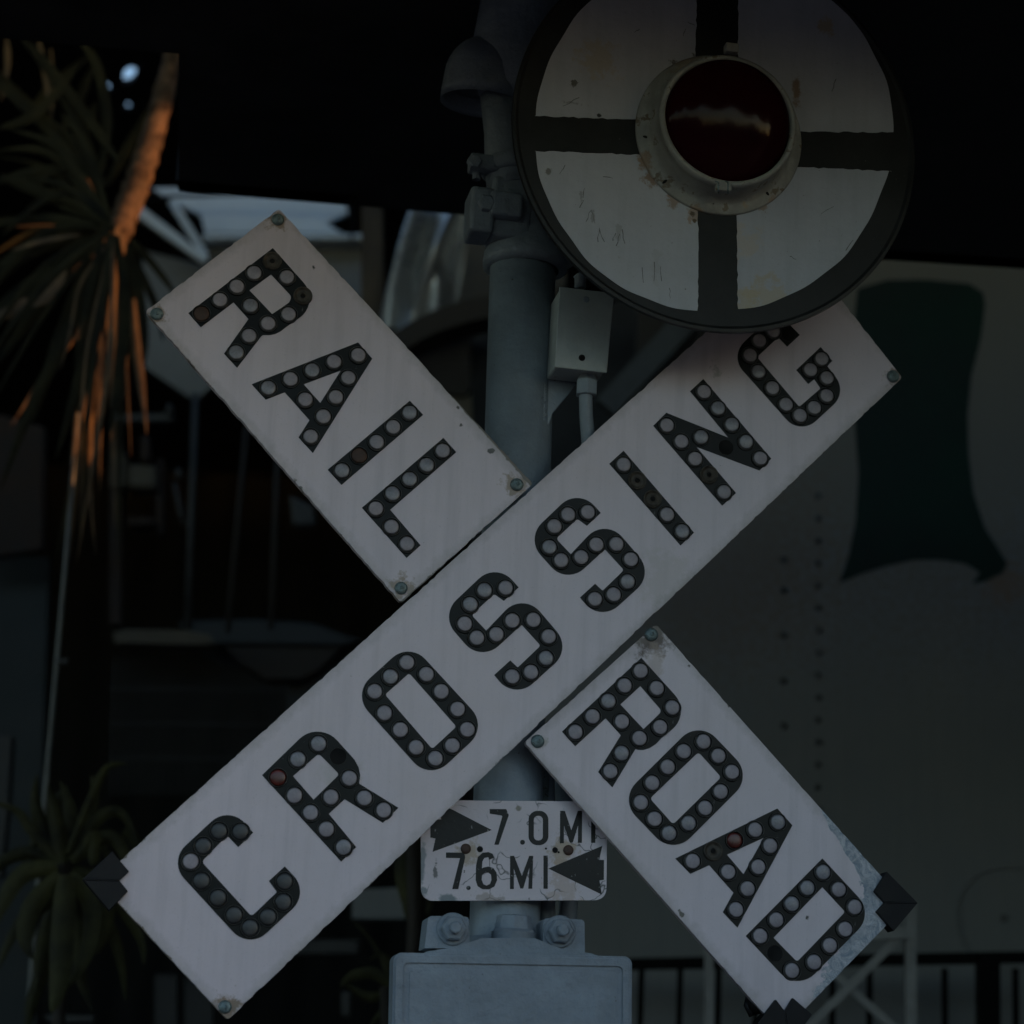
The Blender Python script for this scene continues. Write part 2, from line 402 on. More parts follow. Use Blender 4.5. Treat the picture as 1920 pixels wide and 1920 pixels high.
def tape(m, P):
    """glossy clear film smeared over the end of the ROAD board"""
    nt = m.node_tree; nd = nt.nodes; L = nt.links; p = nd['Principled BSDF']
    prev = p.inputs['Base Color'].links[0].from_socket; prr = p.inputs['Roughness'].links[0].from_socket
    tc = nd.new('ShaderNodeTexCoord'); uv = nd.new('ShaderNodeUVMap'); sp = nd.new('ShaderNodeSeparateXYZ'); L.new(uv.outputs[0], sp.inputs[0])
    n = nd.new('ShaderNodeTexNoise'); n.inputs['Scale'].default_value = 30; n.inputs['Detail'].default_value = 6; n.inputs['Roughness'].default_value = .7
    L.new(tc.outputs['Object'], n.inputs['Vector'])
    # distance from the end (u) and from the film's curved inner edge
    def mth(op, a, b=None):
        k = nd.new('ShaderNodeMath'); k.operation = op
        for i, x in enumerate((a, b)):
            if x is None: continue
            if isinstance(x, (int, float)): k.inputs[i].default_value = x
            else: L.new(x, k.inputs[i])
        return k.outputs[0]
    Ln = ((P[1]-P[2]).length + (P[0]-P[3]).length)/2; Wd = (P[0]-P[1]).length
    d = mth('SUBTRACT', Ln, sp.outputs[0])
    v = sp.outputs[1]
    # film wide at the upper right edge (v=Wd), vanishing towards the lower edge
    lim = mth('ADD', mth('MULTIPLY', mth('MAXIMUM', mth('SUBTRACT', v, Wd*.22), 0), .36), mth('MULTIPLY', mth('SUBTRACT', n.outputs[0], .5), .075))
    e2 = mth('ADD', mth('MULTIPLY', mth('MAXIMUM', mth('SUBTRACT', v, Wd*.90), 0), 4.6), lim)
    r = nd.new('ShaderNodeMapRange'); L.new(mth('SUBTRACT', e2, d), r.inputs['Value']); r.inputs['From Min'].default_value = -.001; r.inputs['From Max'].default_value = .0015
    gate = mth('MULTIPLY', r.outputs[0], mth('GREATER_THAN', v, Wd*.24))
    mx = nd.new('ShaderNodeMix'); mx.data_type = 'RGBA'; L.new(gate, mx.inputs[0]); L.new(prev, mx.inputs[6]); vr = nd.new('ShaderNodeValToRGB'); vr.color_ramp.elements[0].position = .40; vr.color_ramp.elements[0].color = (.26, .31, .37, 1)
    vr.color_ramp.elements[1].position = .62; vr.color_ramp.elements[1].color = (.60, .60, .63, 1)  # blue-grey and pale mottling paints the film's gloss into the colour
    n3 = nd.new('ShaderNodeTexNoise'); n3.inputs['Scale'].default_value = 55; n3.inputs['Detail'].default_value = 7; n3.inputs['Roughness'].default_value = .75; n3.inputs['Distortion'].default_value = 1.2
    L.new(tc.outputs['Object'], n3.inputs['Vector']); L.new(n3.outputs[0], vr.inputs[0]); L.new(vr.outputs[0], mx.inputs[7])
    L.new(mx.outputs[2], p.inputs['Base Color'])
    mr = nd.new('ShaderNodeMix'); L.new(gate, mr.inputs[0]); L.new(prr, mr.inputs[2]); mr.inputs[3].default_value = .12; L.new(mr.outputs[0], p.inputs['Roughness'])
    b = nd.new('ShaderNodeBump'); b.inputs['Distance'].default_value = .009; L.new(mth('MULTIPLY', gate, .8), b.inputs['Strength']); L.new(n.outputs[0], b.inputs['Height'])
    L.new(p.inputs['Normal'].links[0].from_socket, b.inputs['Normal']); L.new(b.outputs[0], p.inputs['Normal'])

OFF_C, OFF_R = .008, 0.0
CB = [(182, 1652), (427, 1913), (1692, 708), (1500, 463)]
# RAIL and ROAD boards butt against the CROSSING board
RB = [(523, 391), (272, 583), (752, 1131), (1000, 907)]
DB = [(1230, 1170), (983, 1392), (1465, 1938), (1700, 1696)]
bC, _ = board('c', CB, OFF_C, 'long unbroken board lettered CROSSING', .0035)
bR, _ = board('r', RB, OFF_R, 'upper left board lettered RAIL', .0032)
bD, _ = board('d', DB, OFF_R, 'lower right board lettered ROAD', .0020)

def letter(ch, b, off, fn, outer, hole=None):
    o = [S(p.x, p.y, off+.0009) for p in rnd(cv(fn, outer))]
    hs = [[S(p.x, p.y, off+.0009) for p in rnd(cv(fn, hole))]] if hole else []
    bm = bmesh.new(); prism(bm, o, N, .003, hs)
    lo = link('letter', bm, M['letter'], b, loc=o[0]); lo['label'] = 'black letter %s' % ch
# --- RAIL
letter('R', bR, OFF_R, CA, [(686,240), (917,499,112), (752,612), (724,634), (700,646), (672,652), (640,652), (632,657), (517,807), (455,740), (571,576), (500,497), (345,615), (286,548)],
       [(575,440), (678,365), (776,470,22), (763,498,10), (683,553)])
letter('A', bR, OFF_R, CA, [(586,885), (1090,687), (1157,764), (876,1211), (808,1137), (860,1055), (743,923), (653,958)], [(832,885), (1008,820), (911,974)])
letter('I', bR, OFF_R, CA, [(1335,963), (1398,1030), (1012,1362), (946,1290)])
letter('L', bR, OFF_R, CA, [(1494,1139), (1555,1207), (1242,1480), (1386,1648), (1320,1708), (1108,1470)])
# --- CROSSING
letter('C', bC, OFF_C, C4, [(656,932), (600,987), (558,943,8), (461,1042,14), (650,1249,12), (747,1157,6), (716,1115), (776,1060), (871,1160,88), (641,1374,88), (335,1041,88), (566,827,88)])
letter('R', bC, OFF_C, C4, [(690,714), (905,505,100), (1040,655), (1056,685), (1062,715), (1058,746), (1207,838), (1148,895), (1003,805), (943,861), (1047,987), (990,1042)],
       [(807,718), (905,632,12), (983,711,12), (885,807)])
letter('O', bC, OFF_C, C4, [(1033,406,88), (1249,210,88), (1544,530,88), (1326,733,88)], [(1156,409,10), (1248,327,10), (1427,530,10), (1335,615,10)])
S2 = [(590,857), (535,908), (497,880,10), (411,960,12), (470,1022), (608,875,92), (802,1100,92), (590,1293,92), (507,1195), (567,1140), (597,1168,4), (683,1085,10), (607,1002,4), (455,1143,92), (290,958,92), (500,757,92)]
# map the second S onto the first one by their cell corners
a0 = [Vector(v) for v in ((986, 1009), (1084.4, 914.8), (1126.6, 1166.1))]; b0 = [Vector(v) for v in ((825.4, 1153.4), (930.5, 1054), (965.4, 1311.8))]
def mapS(p):
    q = Vector(CS(p[0], p[1])) - a0[0]; u, v = a0[1]-a0[0], a0[2]-a0[0]; det = u.x*v.y-u.y*v.x
    s = (q.x*v.y-q.y*v.x)/det; t = (u.x*q.y-u.y*q.x)/det
    r = b0[0] + (b0[1]-b0[0])*s + (b0[2]-b0[0])*t
    return (r.x, r.y, *( [p[2]/2.1333] if len(p) > 2 else []))
ident = lambda x, y: (x, y)
letter('S', bC, OFF_C, ident, [mapS(p) for p in S2])
letter('S', bC, OFF_C, CS, S2)
letter('I', bC, OFF_C, CS, [(681,608), (963,936), (909,987), (624,660)])
letter('N', bC, OFF_C, CS, [(800,508), (852,456), (1101,556), (947,370), (1000,321), (1272,640), (1225,687), (972,592), (1131,777), (1076,828)])
letter('G', bC, OFF_C, C5, [(548,488), (484,548), (437,500,6), (328,602,12), (545,858,8), (655,763,8), (623,716), (592,740), (530,668), (655,550), (715,622), (689,648), (792,783,105), (552,1003,105), (187,595,105), (428,367,90)])
# --- ROAD
letter('R', bD, OFF_R, CR, [(582,200), (809,451,108), (672,562), (648,588), (620,606), (592,614), (568,614), (556,610), (452,783), (388,714), (490,548), (422,472), (285,598), (225,532)],
       [(488,410), (578,327), (676,440,18), (592,521)])
letter('O', bD, OFF_R, CR, [(842,481,106), (1081,732,106), (725,1087,106), (484,836,106)], [(840,624,14), (942,737,14), (725,950,14), (621,833,14)])
letter('A', bD, OFF_R, CR, [(735,1103), (1194,878), (1262,954), (1015,1414), (949,1345), (997,1257), (888,1133), (803,1172)], [(967,1086), (1133,1010), (1042,1174)])
letter('D', bD, OFF_R, CR, [(1397,1103), (1629,1352,106), (1285,1701,106), (1052,1452)], [(1397,1232), (1500,1343,12), (1283,1568,12), (1177,1460)])

# --- glass buttons
FR = frame(N)
def proto(kind):
    bm = bmesh.new(); c = Vector((0, 0, 0)); z = Vector((0, 0, 1))
    collar = [(.0128, 0, 2), (.0125, .0012, 2), (.0121, .0022, 2), (.0118, .0025, 0), (.0114, .0022, 0), (.0109, .0010, 2)]
    dome = [(.0106, .0006, 2), (.0103, .0006, 2), (.0102, .0018, 3), (.0096, .0024, 3), (.0089, .0029, 3), (.0084, .0031, 1), (.0060, .0035, 1), (.0030, .0037, 1), (0, .0038, 1)]
    if kind[:2] == 'ok' or kind in ('red', 'rust', 'dim'):
        lathe(bm, c, z, collar+dome, 28)
        ms = [M['collar'], {'ok': M['glass'], 'ok2': M['glass2'], 'ok3': M['glass3'], 'red': M['red'], 'rust': M['rust'], 'dim': M['dim']}[kind], M['letter'], M['gedge'] if kind[:2] == 'ok' else {'red': M['red'], 'rust': M['rust'], 'dim': M['dim']}[kind]]
    elif kind == 'gone':
        lathe(bm, c, z, [(.0130, 0, 0), (.0128, .0022, 0), (.0120, .0032, 0), (.0110, .0028, 0), (.0100, .0008, 1), (.0075, .0004, 1), (.0040, .0006, 1), (.0034, .0014, 1), (.0016, .0013, 2), (0, .0006, 2)], 18)
        ms = [M['socket'], M['socket'], M['hole']]
    else:
        lathe(bm, c, z, [(.0108, 0, 0), (.0106, .0004, 0), (.0104, .0003, 1), (0, .0002, 1)], 28)
        ms = [M['collar'], M['hole']]
    me = bpy.data.meshes.new('reflector'); bm.normal_update(); bm.to_mesh(me); bm.free()
    for m in ms: me.materials.append(m)
    for p in me.polygons: p.use_smooth = True
    return me
PROT = {k: proto(k) for k in ('ok', 'ok2', 'ok3', 'red', 'rust', 'dim', 'gone', 'hole')}
LBL = {'red': 'dull red glass button', 'rust': 'rusty brown button', 'dim': 'button blacked over with paint', 'gone': 'empty socket of a missing button', 'hole': 'open black button hole'}
def buttons(b, off, fn, pts):
    for p in pts:
        k = p[2] if len(p) > 2 else 'ok'
        o = bpy.data.objects.new('reflector', PROT[random.choice(('ok', 'ok', 'ok2', 'ok3')) if k == 'ok' else k]); col.objects.link(o); o.parent = b
        px = fn(p[0], p[1]); rot = Matrix.Rotation(random.uniform(0, 6.28), 3, 'Z') @ Matrix.Identity(3)
        tilt = Matrix.Rotation(R(random.uniform(-2.5, 2.5)), 3, 'X') if k == 'ok' else Matrix.Identity(3)
        o.matrix_local = Matrix.Translation(S(px[0], px[1], off+.0011) - wloc(b)) @ (FR @ tilt @ rot).to_4x4()
        if k in LBL: o['label'] = LBL[k]
buttons(bR, OFF_R, CA, [(683,303,'gone'), (752,380), (828,468,'gone'), (760,556), (663,600), (573,658), (512,737), (580,515), (597,360), (515,425), (435,488), (348,553,'rust'),
    (1090,750), (975,780), (872,822), (769,863), (664,905), (1043,857), (984,948), (925,1040), (865,1135), (839,960),
    (1333,1022), (1255,1090), (1177,1161), (1095,1225,'rust'), (1013,1296), (1490,1202), (1414,1270), (1333,1337), (1252,1405), (1173,1476), (1247,1562), (1321,1643)])
buttons(bC, OFF_C, C4, [(608,929,'dim'), (527,927,'dim'), (467,983,'dim'), (419,1042), (460,1115,'dim'), (523,1180,'dim'), (584,1245,'dim'), (645,1293,'dim'), (712,1252,'dim'), (770,1195,'dim'), (775,1117,'dim'),
    (750,724,'red'), (825,655), (903,596), (978,643,'hole'), (1020,727), (950,798), (1077,802), (1150,848), (812,792), (873,857), (933,920), (998,988),
    (1238,288), (1312,333), (1368,398), (1430,465), (1467,542), (1410,603), (1346,652), (1273,610), (1213,543), (1153,480), (1116,398), (1176,342),
    (1612,6), (1532,15), (1478,68), (1457,142), (1503,195), (1577,182), (1637,130), (1717,127), (1775,190), (1765,272), (1708,325), (1637,342)])
buttons(bC, OFF_C, CS, [(537,855), (458,865), (403,912), (383,995), (430,1048), (510,1035), (571,985), (651,983), (709,1044), (696,1133), (640,1185), (565,1203),
    (680,665), (735,728,'gone'), (797,802,'gone'), (854,865), (915,932),
    (1001,374), (1058,440), (1113,505), (1170,574), (1227,640), (853,508), (911,573), (990,555), (1090,595,'hole'), (966,642), (1022,705,'gone'), (1082,775)])
buttons(bC, OFF_C, C5, [(487,483,'hole'), (410,470), (338,520), (290,595), (333,680), (405,763), (475,848), (547,905), (620,865), (684,803), (685,712), (600,670), (658,614)])
buttons(bD, OFF_R, CR, [(577,260), (505,326), (432,396), (361,465), (284,535), (650,338), (720,425), (665,513), (572,563), (493,488), (492,630), (441,712),
    (860,578), (927,642), (988,715), (937,803), (867,877), (793,945), (705,990), (640,926), (578,852), (629,764), (699,692), (771,622),
    (1195,940), (1160,1047), (1106,1142), (1058,1240), (1006,1334), (1092,975), (1001,1022,'red'), (904,1070,'gone'), (811,1116), (971,1164),
    (1398,1165), (1468,1243), (1540,1322), (1497,1422), (1428,1495), (1357,1570), (1258,1608), (1183,1530,'hole'), (1115,1453), (1187,1380), (1257,1308), (1327,1236)])
# --- mounting bolts
def bolt_mesh():
    bm = bmesh.new(); c = Vector((0, 0, 0)); z = Vector((0, 0, 1))
    lathe(bm, c, z, [(.0085, 0), (.0088, .001), (.0082, .0028), (.0058, .0042), (.003, .0046), (0, .0046)], 20)
    lathe(bm, Vector((0, 0, .0044)), z, [(.003, 0), (.003, .001), (0, .0012)], 6)
    me = bpy.data.meshes.new('bolt'); bm.normal_update(); bm.to_mesh(me); bm.free(); me.materials.append(M['bolt'])
    for p in me.polygons: p.use_smooth = True
    return me
BM_ = bolt_mesh()
for b, off, x, y in ((bR, OFF_R, 521, 412), (bR, OFF_R, 294, 589), (bR, OFF_R, 969, 909), (bR, OFF_R, 752, 1103), (bC, OFF_C, 1674, 706), (bC, OFF_C, 422, 1888), (bD, OFF_R, 1221, 1190), (bD, OFF_R, 1008, 1390)):
    o = bpy.data.objects.new('bolt', BM_); col.objects.link(o); o.parent = b
    o.matrix_local = Matrix.Translation(S(x, y, off+.0004) - wloc(b)) @ (FR @ Matrix.Rotation(random.uniform(0, 3), 3, 'Z')).to_4x4() @ Matrix.Scale(random.uniform(.9, 1.05), 4)
# --- foam corner guards: front flaps fold over the board corner, sides wrap to the back
def guard(pts, ridge, b, off, lab):
    bm = bmesh.new()
    poly = [S(x, y, off+.007) for x, y in pts]
    prism(bm, poly, N, .024)
    # raised fold along the middle
    a, c = S(ridge[0][0], ridge[0][1], off+.0066), S(ridge[1][0], ridge[1][1], off+.0066)
    for f in bm.faces: f.smooth = False
    tube(bm, [a + (c-a)*.04, c - (c-a)*.02], .0016, 8)
    o = link('corner_guard', bm, M['foam'], b, bevel=.0035, seg=3); o['label'] = lab
guard([(155, 1648), (210, 1596), (242, 1634), (224, 1651), (240, 1671), (205, 1707)], [(155, 1649), (224, 1651)], bC, OFF_C, 'black foam guard on the lower left corner')
guard([(1721, 1693), (1663, 1634), (1640, 1671), (1659, 1692), (1644, 1709), (1676, 1746)], [(1721, 1693), (1659, 1692)], bD, OFF_R, 'black foam guard on the right corner')
guard([(1480, 1962), (1418, 1922), (1455, 1874), (1472, 1896), (1487, 1871), (1523, 1902)], [(1480, 1962), (1472, 1896)], bD, OFF_R, 'black foam guard on the bottom corner')
bm = bmesh.new()
lathe(bm, S(1415, 1882, -.03), N, [(0, 0), (.012, .002), (.014, .012), (.010, .024), (0, .027)], 14)
tube(bm, [S(1404, 1868, -.03), S(1400, 1885, -.02), S(1410, 1905, -.02)], .004, 8)
o = link('corner_guard', bm, M['foam'], bD, smooth=True); o['label'] = 'torn end of the foam guard behind the bottom corner'

# ================================================================== LAMP TARGET
OT = .16
dc = S(1343, 253, OT); up1 = (S(1343, 625, OT)-dc).length
tgt = thing('crossing_lamp_target', dc, 'round white target with black rim and cross around a dark red lens', 'signal lamp')
RD = up1*.992
def rel(p): return tuple(p-dc)
tst = [(rel(S(1222, 335, OT)), .012, (.24, .14, .06), .8, .9), (rel(S(1262, 375, OT)), .010, (.26, .15, .07), .7, 1.0), (rel(S(1430, 385, OT)), .009, (.28, .17, .08), .7, 1.0), (rel(S(1316, 60, OT)), .010, (.06, .06, .055), .8, 1.2, (1.5, 1, .5)), (rel(S(1310, 105, OT)), .009, (.06, .06, .055), .9, 1.2), (rel(S(1262, 118, OT)), .007, (.08, .07, .05), .9, 1.2), (rel(S(1493, 165, OT)), .012, (.20, .11, .04), .8, .6, (1.6, 1, .42)), (rel(S(1120, 110, OT)), .03, (.42, .36, .24), .55, .9),
       (rel(S(1205, 300, OT)), .014, (.30, .18, .08), .8, .8), (rel(S(1300, 400, OT)), .012, (.3, .19, .1), .7, .9), (rel(S(1440, 560, OT)), .03, (.45, .38, .25), .6, .9),
       (rel(S(1395, 565, OT)), .02, (.45, .38, .25), .6, .9), (rel(S(1550, 50, OT)), .014, (.4, .3, .16), .7, .8), (rel(S(1390, 450, OT)), .028, (.5, .44, .36), .5, 1),
       (rel(S(1090, 376, OT)), .007, (.2, .2, .2), .6, 1.3, (2.6, 1, .6)), (rel(S(1112, 405, OT)), .007, (.2, .2, .2), .55, 1.4, (2.4, 1, .7)), (rel(S(1160, 440, OT)), .009, (.25, .25, .25), .45, 1.5, (2.6, 1, .6)),
       (rel(S(1230, 500, OT)), .012, (.34, .34, .35), .3, 1.5, (2.2, 1, .5)), (rel(S(1070, 193, OT)), .008, (.2, .2, .2), .6, 1.3, (.8, 1, 2.6)), (rel(S(1077, 157, OT)), .004, (.12, .12, .11), 1, 1.2),
       (rel(S(1028, 322, OT)), .004, (.16, .16, .15), .9, 1.2), (rel(S(1123, 217, OT)), .003, (.03, .03, .03), 1, .6), (rel(S(1299, 402, OT)), .004, (.1, .07, .04), 1, 1.2), (rel(S(1302, 415, OT)), .003, (.12, .08, .04), 1, 1.2)]
M['tgt'] = mat('target_white', (.46, .49, .55), .42, streak=.3, var=.07, vs=6, bump=.25, bs=90, spots=.70, spotscale=230, spotcol=(.12, .10, .08), stains=tst)
M['tblack'] = mat('target_black', (.020, .022, .023), .42, spec=.25, var=.25, vs=8, bump=.15, bs=60, spots=.72, spotscale=120, spotcol=(.1, .1, .1))
bm = bmesh.new()
lathe(bm, dc, N, [(0, -.012), (RD*.98, -.012), (RD, -.006), (RD*1.0, .0015), (RD*.985, .0022), (RD*.97, 0), (0, 0)], 128)
link('disc', bm, M['tblack'], tgt)
def wob(a, s): return 1+.004*math.sin(a*5+s)+.003*math.sin(a*11+2*s)+.0025*math.sin(a*23+s)
# white quadrants painted between the black arms; hand-cut edges
RI = RD*.893
cc = S(1338, 247, OT+.0006); XR = (S(1668, 284, OT)-S(1003, 250, OT)).normalized(); XU = N.cross(XR)
arms = {'w': (217, 284, 222, 290), 'e': (249, 319, 245, 312)}
def ptc(x, y): return S(x, y, OT+.0006)
ccx, ccy = 1338, 248
def arc(a0, a1, seed):
    out = []
    k = 40
    for i in range(k+1):
        a = a0+(a1-a0)*i/k; p = 336*wob(a, seed)
        out.append((ccx+p*math.cos(a), ccy+p*math.sin(a)))
    return out
def quad(corner, a0, a1, seed, first, last):
    pts = [corner]+[first]+arc(a0, a1, seed)+[last]
    o = []
    for i, p in enumerate(pts):
        q = pts[(i+1) % len(pts)]; o.append(p); d = math.hypot(q[0]-p[0], q[1]-p[1])
        if d > 40:
            for j in range(1, int(d/9)):
                f = j/int(d/9); j_ = random.uniform(-1.3, 1.3); o.append((p[0]+(q[0]-p[0])*f + j_*(q[1]-p[1])/d, p[1]+(q[1]-p[1])*f - j_*(q[0]-p[0])/d))
    return [ptc(*p) for p in o]
D_ = math.atan2
for corner, pa, pb, seed, lab in (((1302, 228), (1003, 217), (1308, -80), 1, 'upper left'), ((1384, 246), (1384, -86), (1663, 248), 2, 'upper right'),
        ((1380, 308), (1672, 321), (1384, 578), 3, 'lower right'), ((1309, 294), (1309, 573), (1003, 283), 4, 'lower left')):
    a0 = D_(pa[1]-ccy, pa[0]-ccx); a1 = D_(pb[1]-ccy, pb[0]-ccx)
    if a1 < a0: a1 += 2*math.pi
    bm = bmesh.new(); prism(bm, quad(corner, a0+.002, a1-.002, seed, pa, pb), N, .0012)
    o = link('white_quadrant', bm, M['tgt'], tgt); o['label'] = lab+' white painted quadrant'
random.seed(31)
M['scuff'] = mat('grey_scuff', (.16, .165, .17), .6, var=.2, bump=0)
for x, y, dx, dy in ((1057, 200, 30, -18), (1074, 150, 6, 4), (1075, 163, 8, -10), (1092, 372, 3, -20), (1088, 390, 5, -16), (1100, 415, 8, -22), (1108, 396, 8, 22), (1120, 455, 4, -28), (1124, 430, 9, 22), (1148, 452, 8, -14), (1156, 462, 6, -24),
        (1166, 430, 5, 26), (1205, 500, 2, 30), (1226, 490, 1, 38), (1238, 500, 3, 26), (1255, 540, 2, 20), (1290, 40, 12, 8), (1286, 55, -6, 12), (1190, 60, 10, -6), (1540, 400, 22, -12), (1600, 450, -14, 20), (1480, 480, 14, 6), (1560, 170, 8, -22), (1130, 330, 20, 4), (1060, 310, -10, 16)):
    q = [(x+dx*t+random.uniform(-1.5, 1.5), y+dy*t+random.uniform(-1.5, 1.5)) for t in (0, .33, .66, 1)]
    bm = bmesh.new()
    for a, b in zip(q, q[1:]):
        P, Q = S(*a, OT+.0009), S(*b, OT+.0009); d = (Q-P); n_ = N.cross(d.normalized())*random.uniform(.00025, .0006)
        prism(bm, [P+n_, Q+n_, Q-n_, P-n_], N, .0004)
    link('scratch', bm, M['scuff'], tgt)
# lens housing
fc = S(1347, 254, OT); fr = (S(1347, 404, OT)-fc).length
fst = [(tuple(S(1290, 130, OT)-dc), .03, (.26, .20, .13), .5, .9), (tuple(S(1430, 120, OT)-dc), .03, (.24, .2, .13), .5, .9), (tuple(S(1203, 306, OT)-dc), .016, (.25, .14, .06), .7, .8), (tuple(S(1300, 398, OT)-dc), .012, (.25, .14, .06), .6, .8), (tuple(S(1455, 380, OT)-dc), .014, (.32, .2, .1), .6, .8), (tuple(S(1395, 388, OT)-dc), .008, (.4, .28, .15), .7, .6)]
M['flange'] = mat('lens_housing_paint', (.35, .36, .34), .45, streak=.7, var=.22, vs=22, bump=.8, bs=50, spots=.60, spotscale=45, spotcol=(.17, .14, .10), stains=fst)
bm = bmesh.new()
lathe(bm, fc, N, [(fr, .0003), (fr, .0035), (fr*.985, .0048), (fr*.90, .0055), (fr*.845, .0075), (fr*.82, .014), (fr*.805, .028), (fr*.80, .040), (fr*.815, .0405), (fr*.815, .050), (fr*.79, .052), (fr*.755, .0515), (fr*.745, .043)], 96)
hous = link('lens_housing', bm, M['flange'], tgt, smooth=True)
bm = bmesh.new()                             # dark seam between barrel and lens ring
lathe(bm, fc+N*.0392, N, [(fr*.8, -.0006), (fr*.8085, -.0006), (fr*.8085, .0006), (fr*.8, .0006)], 96)
link('seam', bm, M['collar'], hous, smooth=True)
M['lens'] = mat('dark_red_glass', (.022, .002, .004), .10, var=.1, vs=20, bump=.05, bs=60, spec=.08)
bm = bmesh.new(); rl = fr*.748
lathe(bm, fc+N*.042-Z*.001, (N-Z*.19).normalized(), [(rl*math.cos(t*math.pi/2/12)**.9 if t < 12 else 0, .022*math.sin(t*math.pi/2/12)) for t in range(13)], 96)
link('lens', bm, M['lens'], tgt, smooth=True)
for x, y, a in ((1238, 177, 60), (1211, 257, 85), (1246, 341, -45), (1338, 378, -5), (1438, 362, 40)):
    bm = bmesh.new(); lathe(bm, S(x, y, OT+.0056), N, [(0, .0002), (.0032, .0002), (.0034, .0005), (0, .0008)], 10)
    Mt = Matrix.Translation(S(x, y, OT+.0056)); FRm = frame(N).to_4x4()
    q = Mt @ FRm @ Matrix.Rotation(R(a), 4, 'Z') @ Matrix.Diagonal((.55, 1.3, 1, 1)) @ FRm.inverted() @ Mt.inverted()
    for v in bm.verts: v.co = q @ v.co
    link('rivet_slot', bm, M['hole'], hous)
bm = bmesh.new(); c = S(1356, 352, OT+.046)   # bottom catch with two wire loops
box(bm, c, .020, .012, .012, RT)
o = link('catch', bm, M['flange'], hous, bevel=.002)
bm = bmesh.new()
for dx in (-9, 9):
    tube(bm, [S(1356+dx-5, 340, OT+.058), S(1356+dx, 342, OT+.062), S(1356+dx, 352, OT+.063), S(1356+dx, 363, OT+.058)], .0012, 8)
link('wire_clip', bm, M['bolt'], hous, smooth=True)
bm = bmesh.new(); box(bm, S(1371, 92, OT+.046), .018, .014, .013, RT)
link('hinge', bm, M['flange'], hous, bevel=.002)
# body behind the target
bm = bmesh.new()
lathe(bm, dc-N*.012, -N, [(RD*.55, 0), (RD*.5, .05), (RD*.42, .12), (RD*.2, .15), (0, .152)], 48)
link('lamp_body', bm, M['castgrey'], tgt, smooth=True)

# ================================================================== MAST
OP = -.085
mast = thing('signal_mast', Vector((S(960, 1880, OP).x, S(960, 1880, OP).y, 0)), 'pale blue grey steel mast with cast fittings behind the crossing sign', 'mast')
def pr(x, y, w): return (S(x+w/2, y, OP)-S(x-w/2, y, OP)).length/2
bm = bmesh.new()
bot = S(942, 1900, OP); tp = S(981, 470, OP); axm = (tp-bot).normalized()
foot = bot - axm*(bot.z/axm.z)
rp = pr(980, 500, 121)
tube(bm, [foot, bot, tp], rp, 48)
link('tube', bm, M['grey'], mast, smooth=True)
# cast collar and clamp above the tube
ax = Z
def along(y): # mast axis point at picture row y
    return S(981+(470-y)*(-.035)*-1*0 - 0, y, OP)
bm = bmesh.new()
lathe(bm, S(985, 492, OP), Z, [(rp*1.02, -.012), (rp*1.28, -.010), (rp*1.30, .0), (rp*1.26, .012), (rp*1.08, .028), (rp*.95, .06), (rp*.90, .075), (0, .076)], 40)
link('collar', bm, M['castgrey'], mast, smooth=True)
bm = bmesh.new()
c = S(953, 402, OP+.02); box(bm, c, .055, .06, .090, RT)
c = S(945, 392, OP+.045); box(bm, c, .046, .05, .036, RT)
c = S(898, 405, OP+.03); box(bm, c, .034, .06, .066, RT)
link('clamp', bm, M['castgrey'], mast, bevel=.006, seg=3)
bm = bmesh.new()
lathe(bm, S(911, 383, OP+.06), N, [(.0125, 0), (.0125, .008), (.010, .010), (0, .010)], 6)
link('clamp_bolt', bm, M['castgrey'], mast, bevel=.001)
bm = bmesh.new()
tube(bm, [S(958, 352, OP+.02), S(950, 318, OP+.02), S(945, 250, OP+.02), S(940, 180, OP+.02)], [.034, .031, .028, .030], 28)
link('neck', bm, M['castgrey'], mast, smooth=True)
bm = bmesh.new()
lathe(bm, S(952, 313, OP+.02), (S(948, 290, OP+.02)-S(954, 330, OP+.02)).normalized(), [(.031, -.012), (.038, -.011), (.040, 0), (.038, .011), (.031, .012)], 28)
box(bm, S(906, 309, OP+.035), .040, .03, .022, RT)
link('band', bm, M['castgrey'], mast, bevel=.003, smooth=True)
bm = bmesh.new()
lathe(bm, S(888, 306, OP+.05), N, [(.0105, 0), (.0105, .010), (.009, .012), (0, .012)], 6)
lathe(bm, S(894, 322, OP+.03), Z, [(.006, -.012), (.006, .01), (0, .01)], 10)
link('band_bolt', bm, M['castgrey'], mast, bevel=.001)
# hood shaped cast head with its hollow mouth facing down
bm = bmesh.new()
hc = S(905, 190, OP+.0)
rh = (S(905+78, 190, OP)-hc).length
prof = [(rh*.93, .004), (rh*1.0, -.004), (rh*1.0, .012), (rh*.97, .035)] + [(rh*.97*math.cos(a*math.pi/2/9), .035+.060*math.sin(a*math.pi/2/9)) for a in range(1, 10)]
prof = [(rh*.90, .02)] + prof
rh2 = rh
lathe(bm, hc, Vector((.06, -.10, 1)).normalized(), prof, 48)
tube(bm, [S(962, 206, OP+.01), S(964, 175, OP+.01), S(968, 110, OP+.01), S(985, 20, OP+.01), S(1000, -90, OP+.01)], [.030, .052, .066, .066, .066], 32)
link('hood', bm, M['castgrey'], mast, smooth=True)
# long arm that carries the lamp target
bm = bmesh.new()
a = S(1030, 500, OP); tube(bm, [S(1028, 420, OP+.0), S(1036, 478, OP), S(1040, 500, OP)], .028, 24)
tube(bm, [S(1010, 60, OP+.02), S(1180, 120, OP+.02), S(1341, 250, OP+.04)], .03, 24)
link('lamp_arm', bm, M['castgrey'], mast, smooth=True)
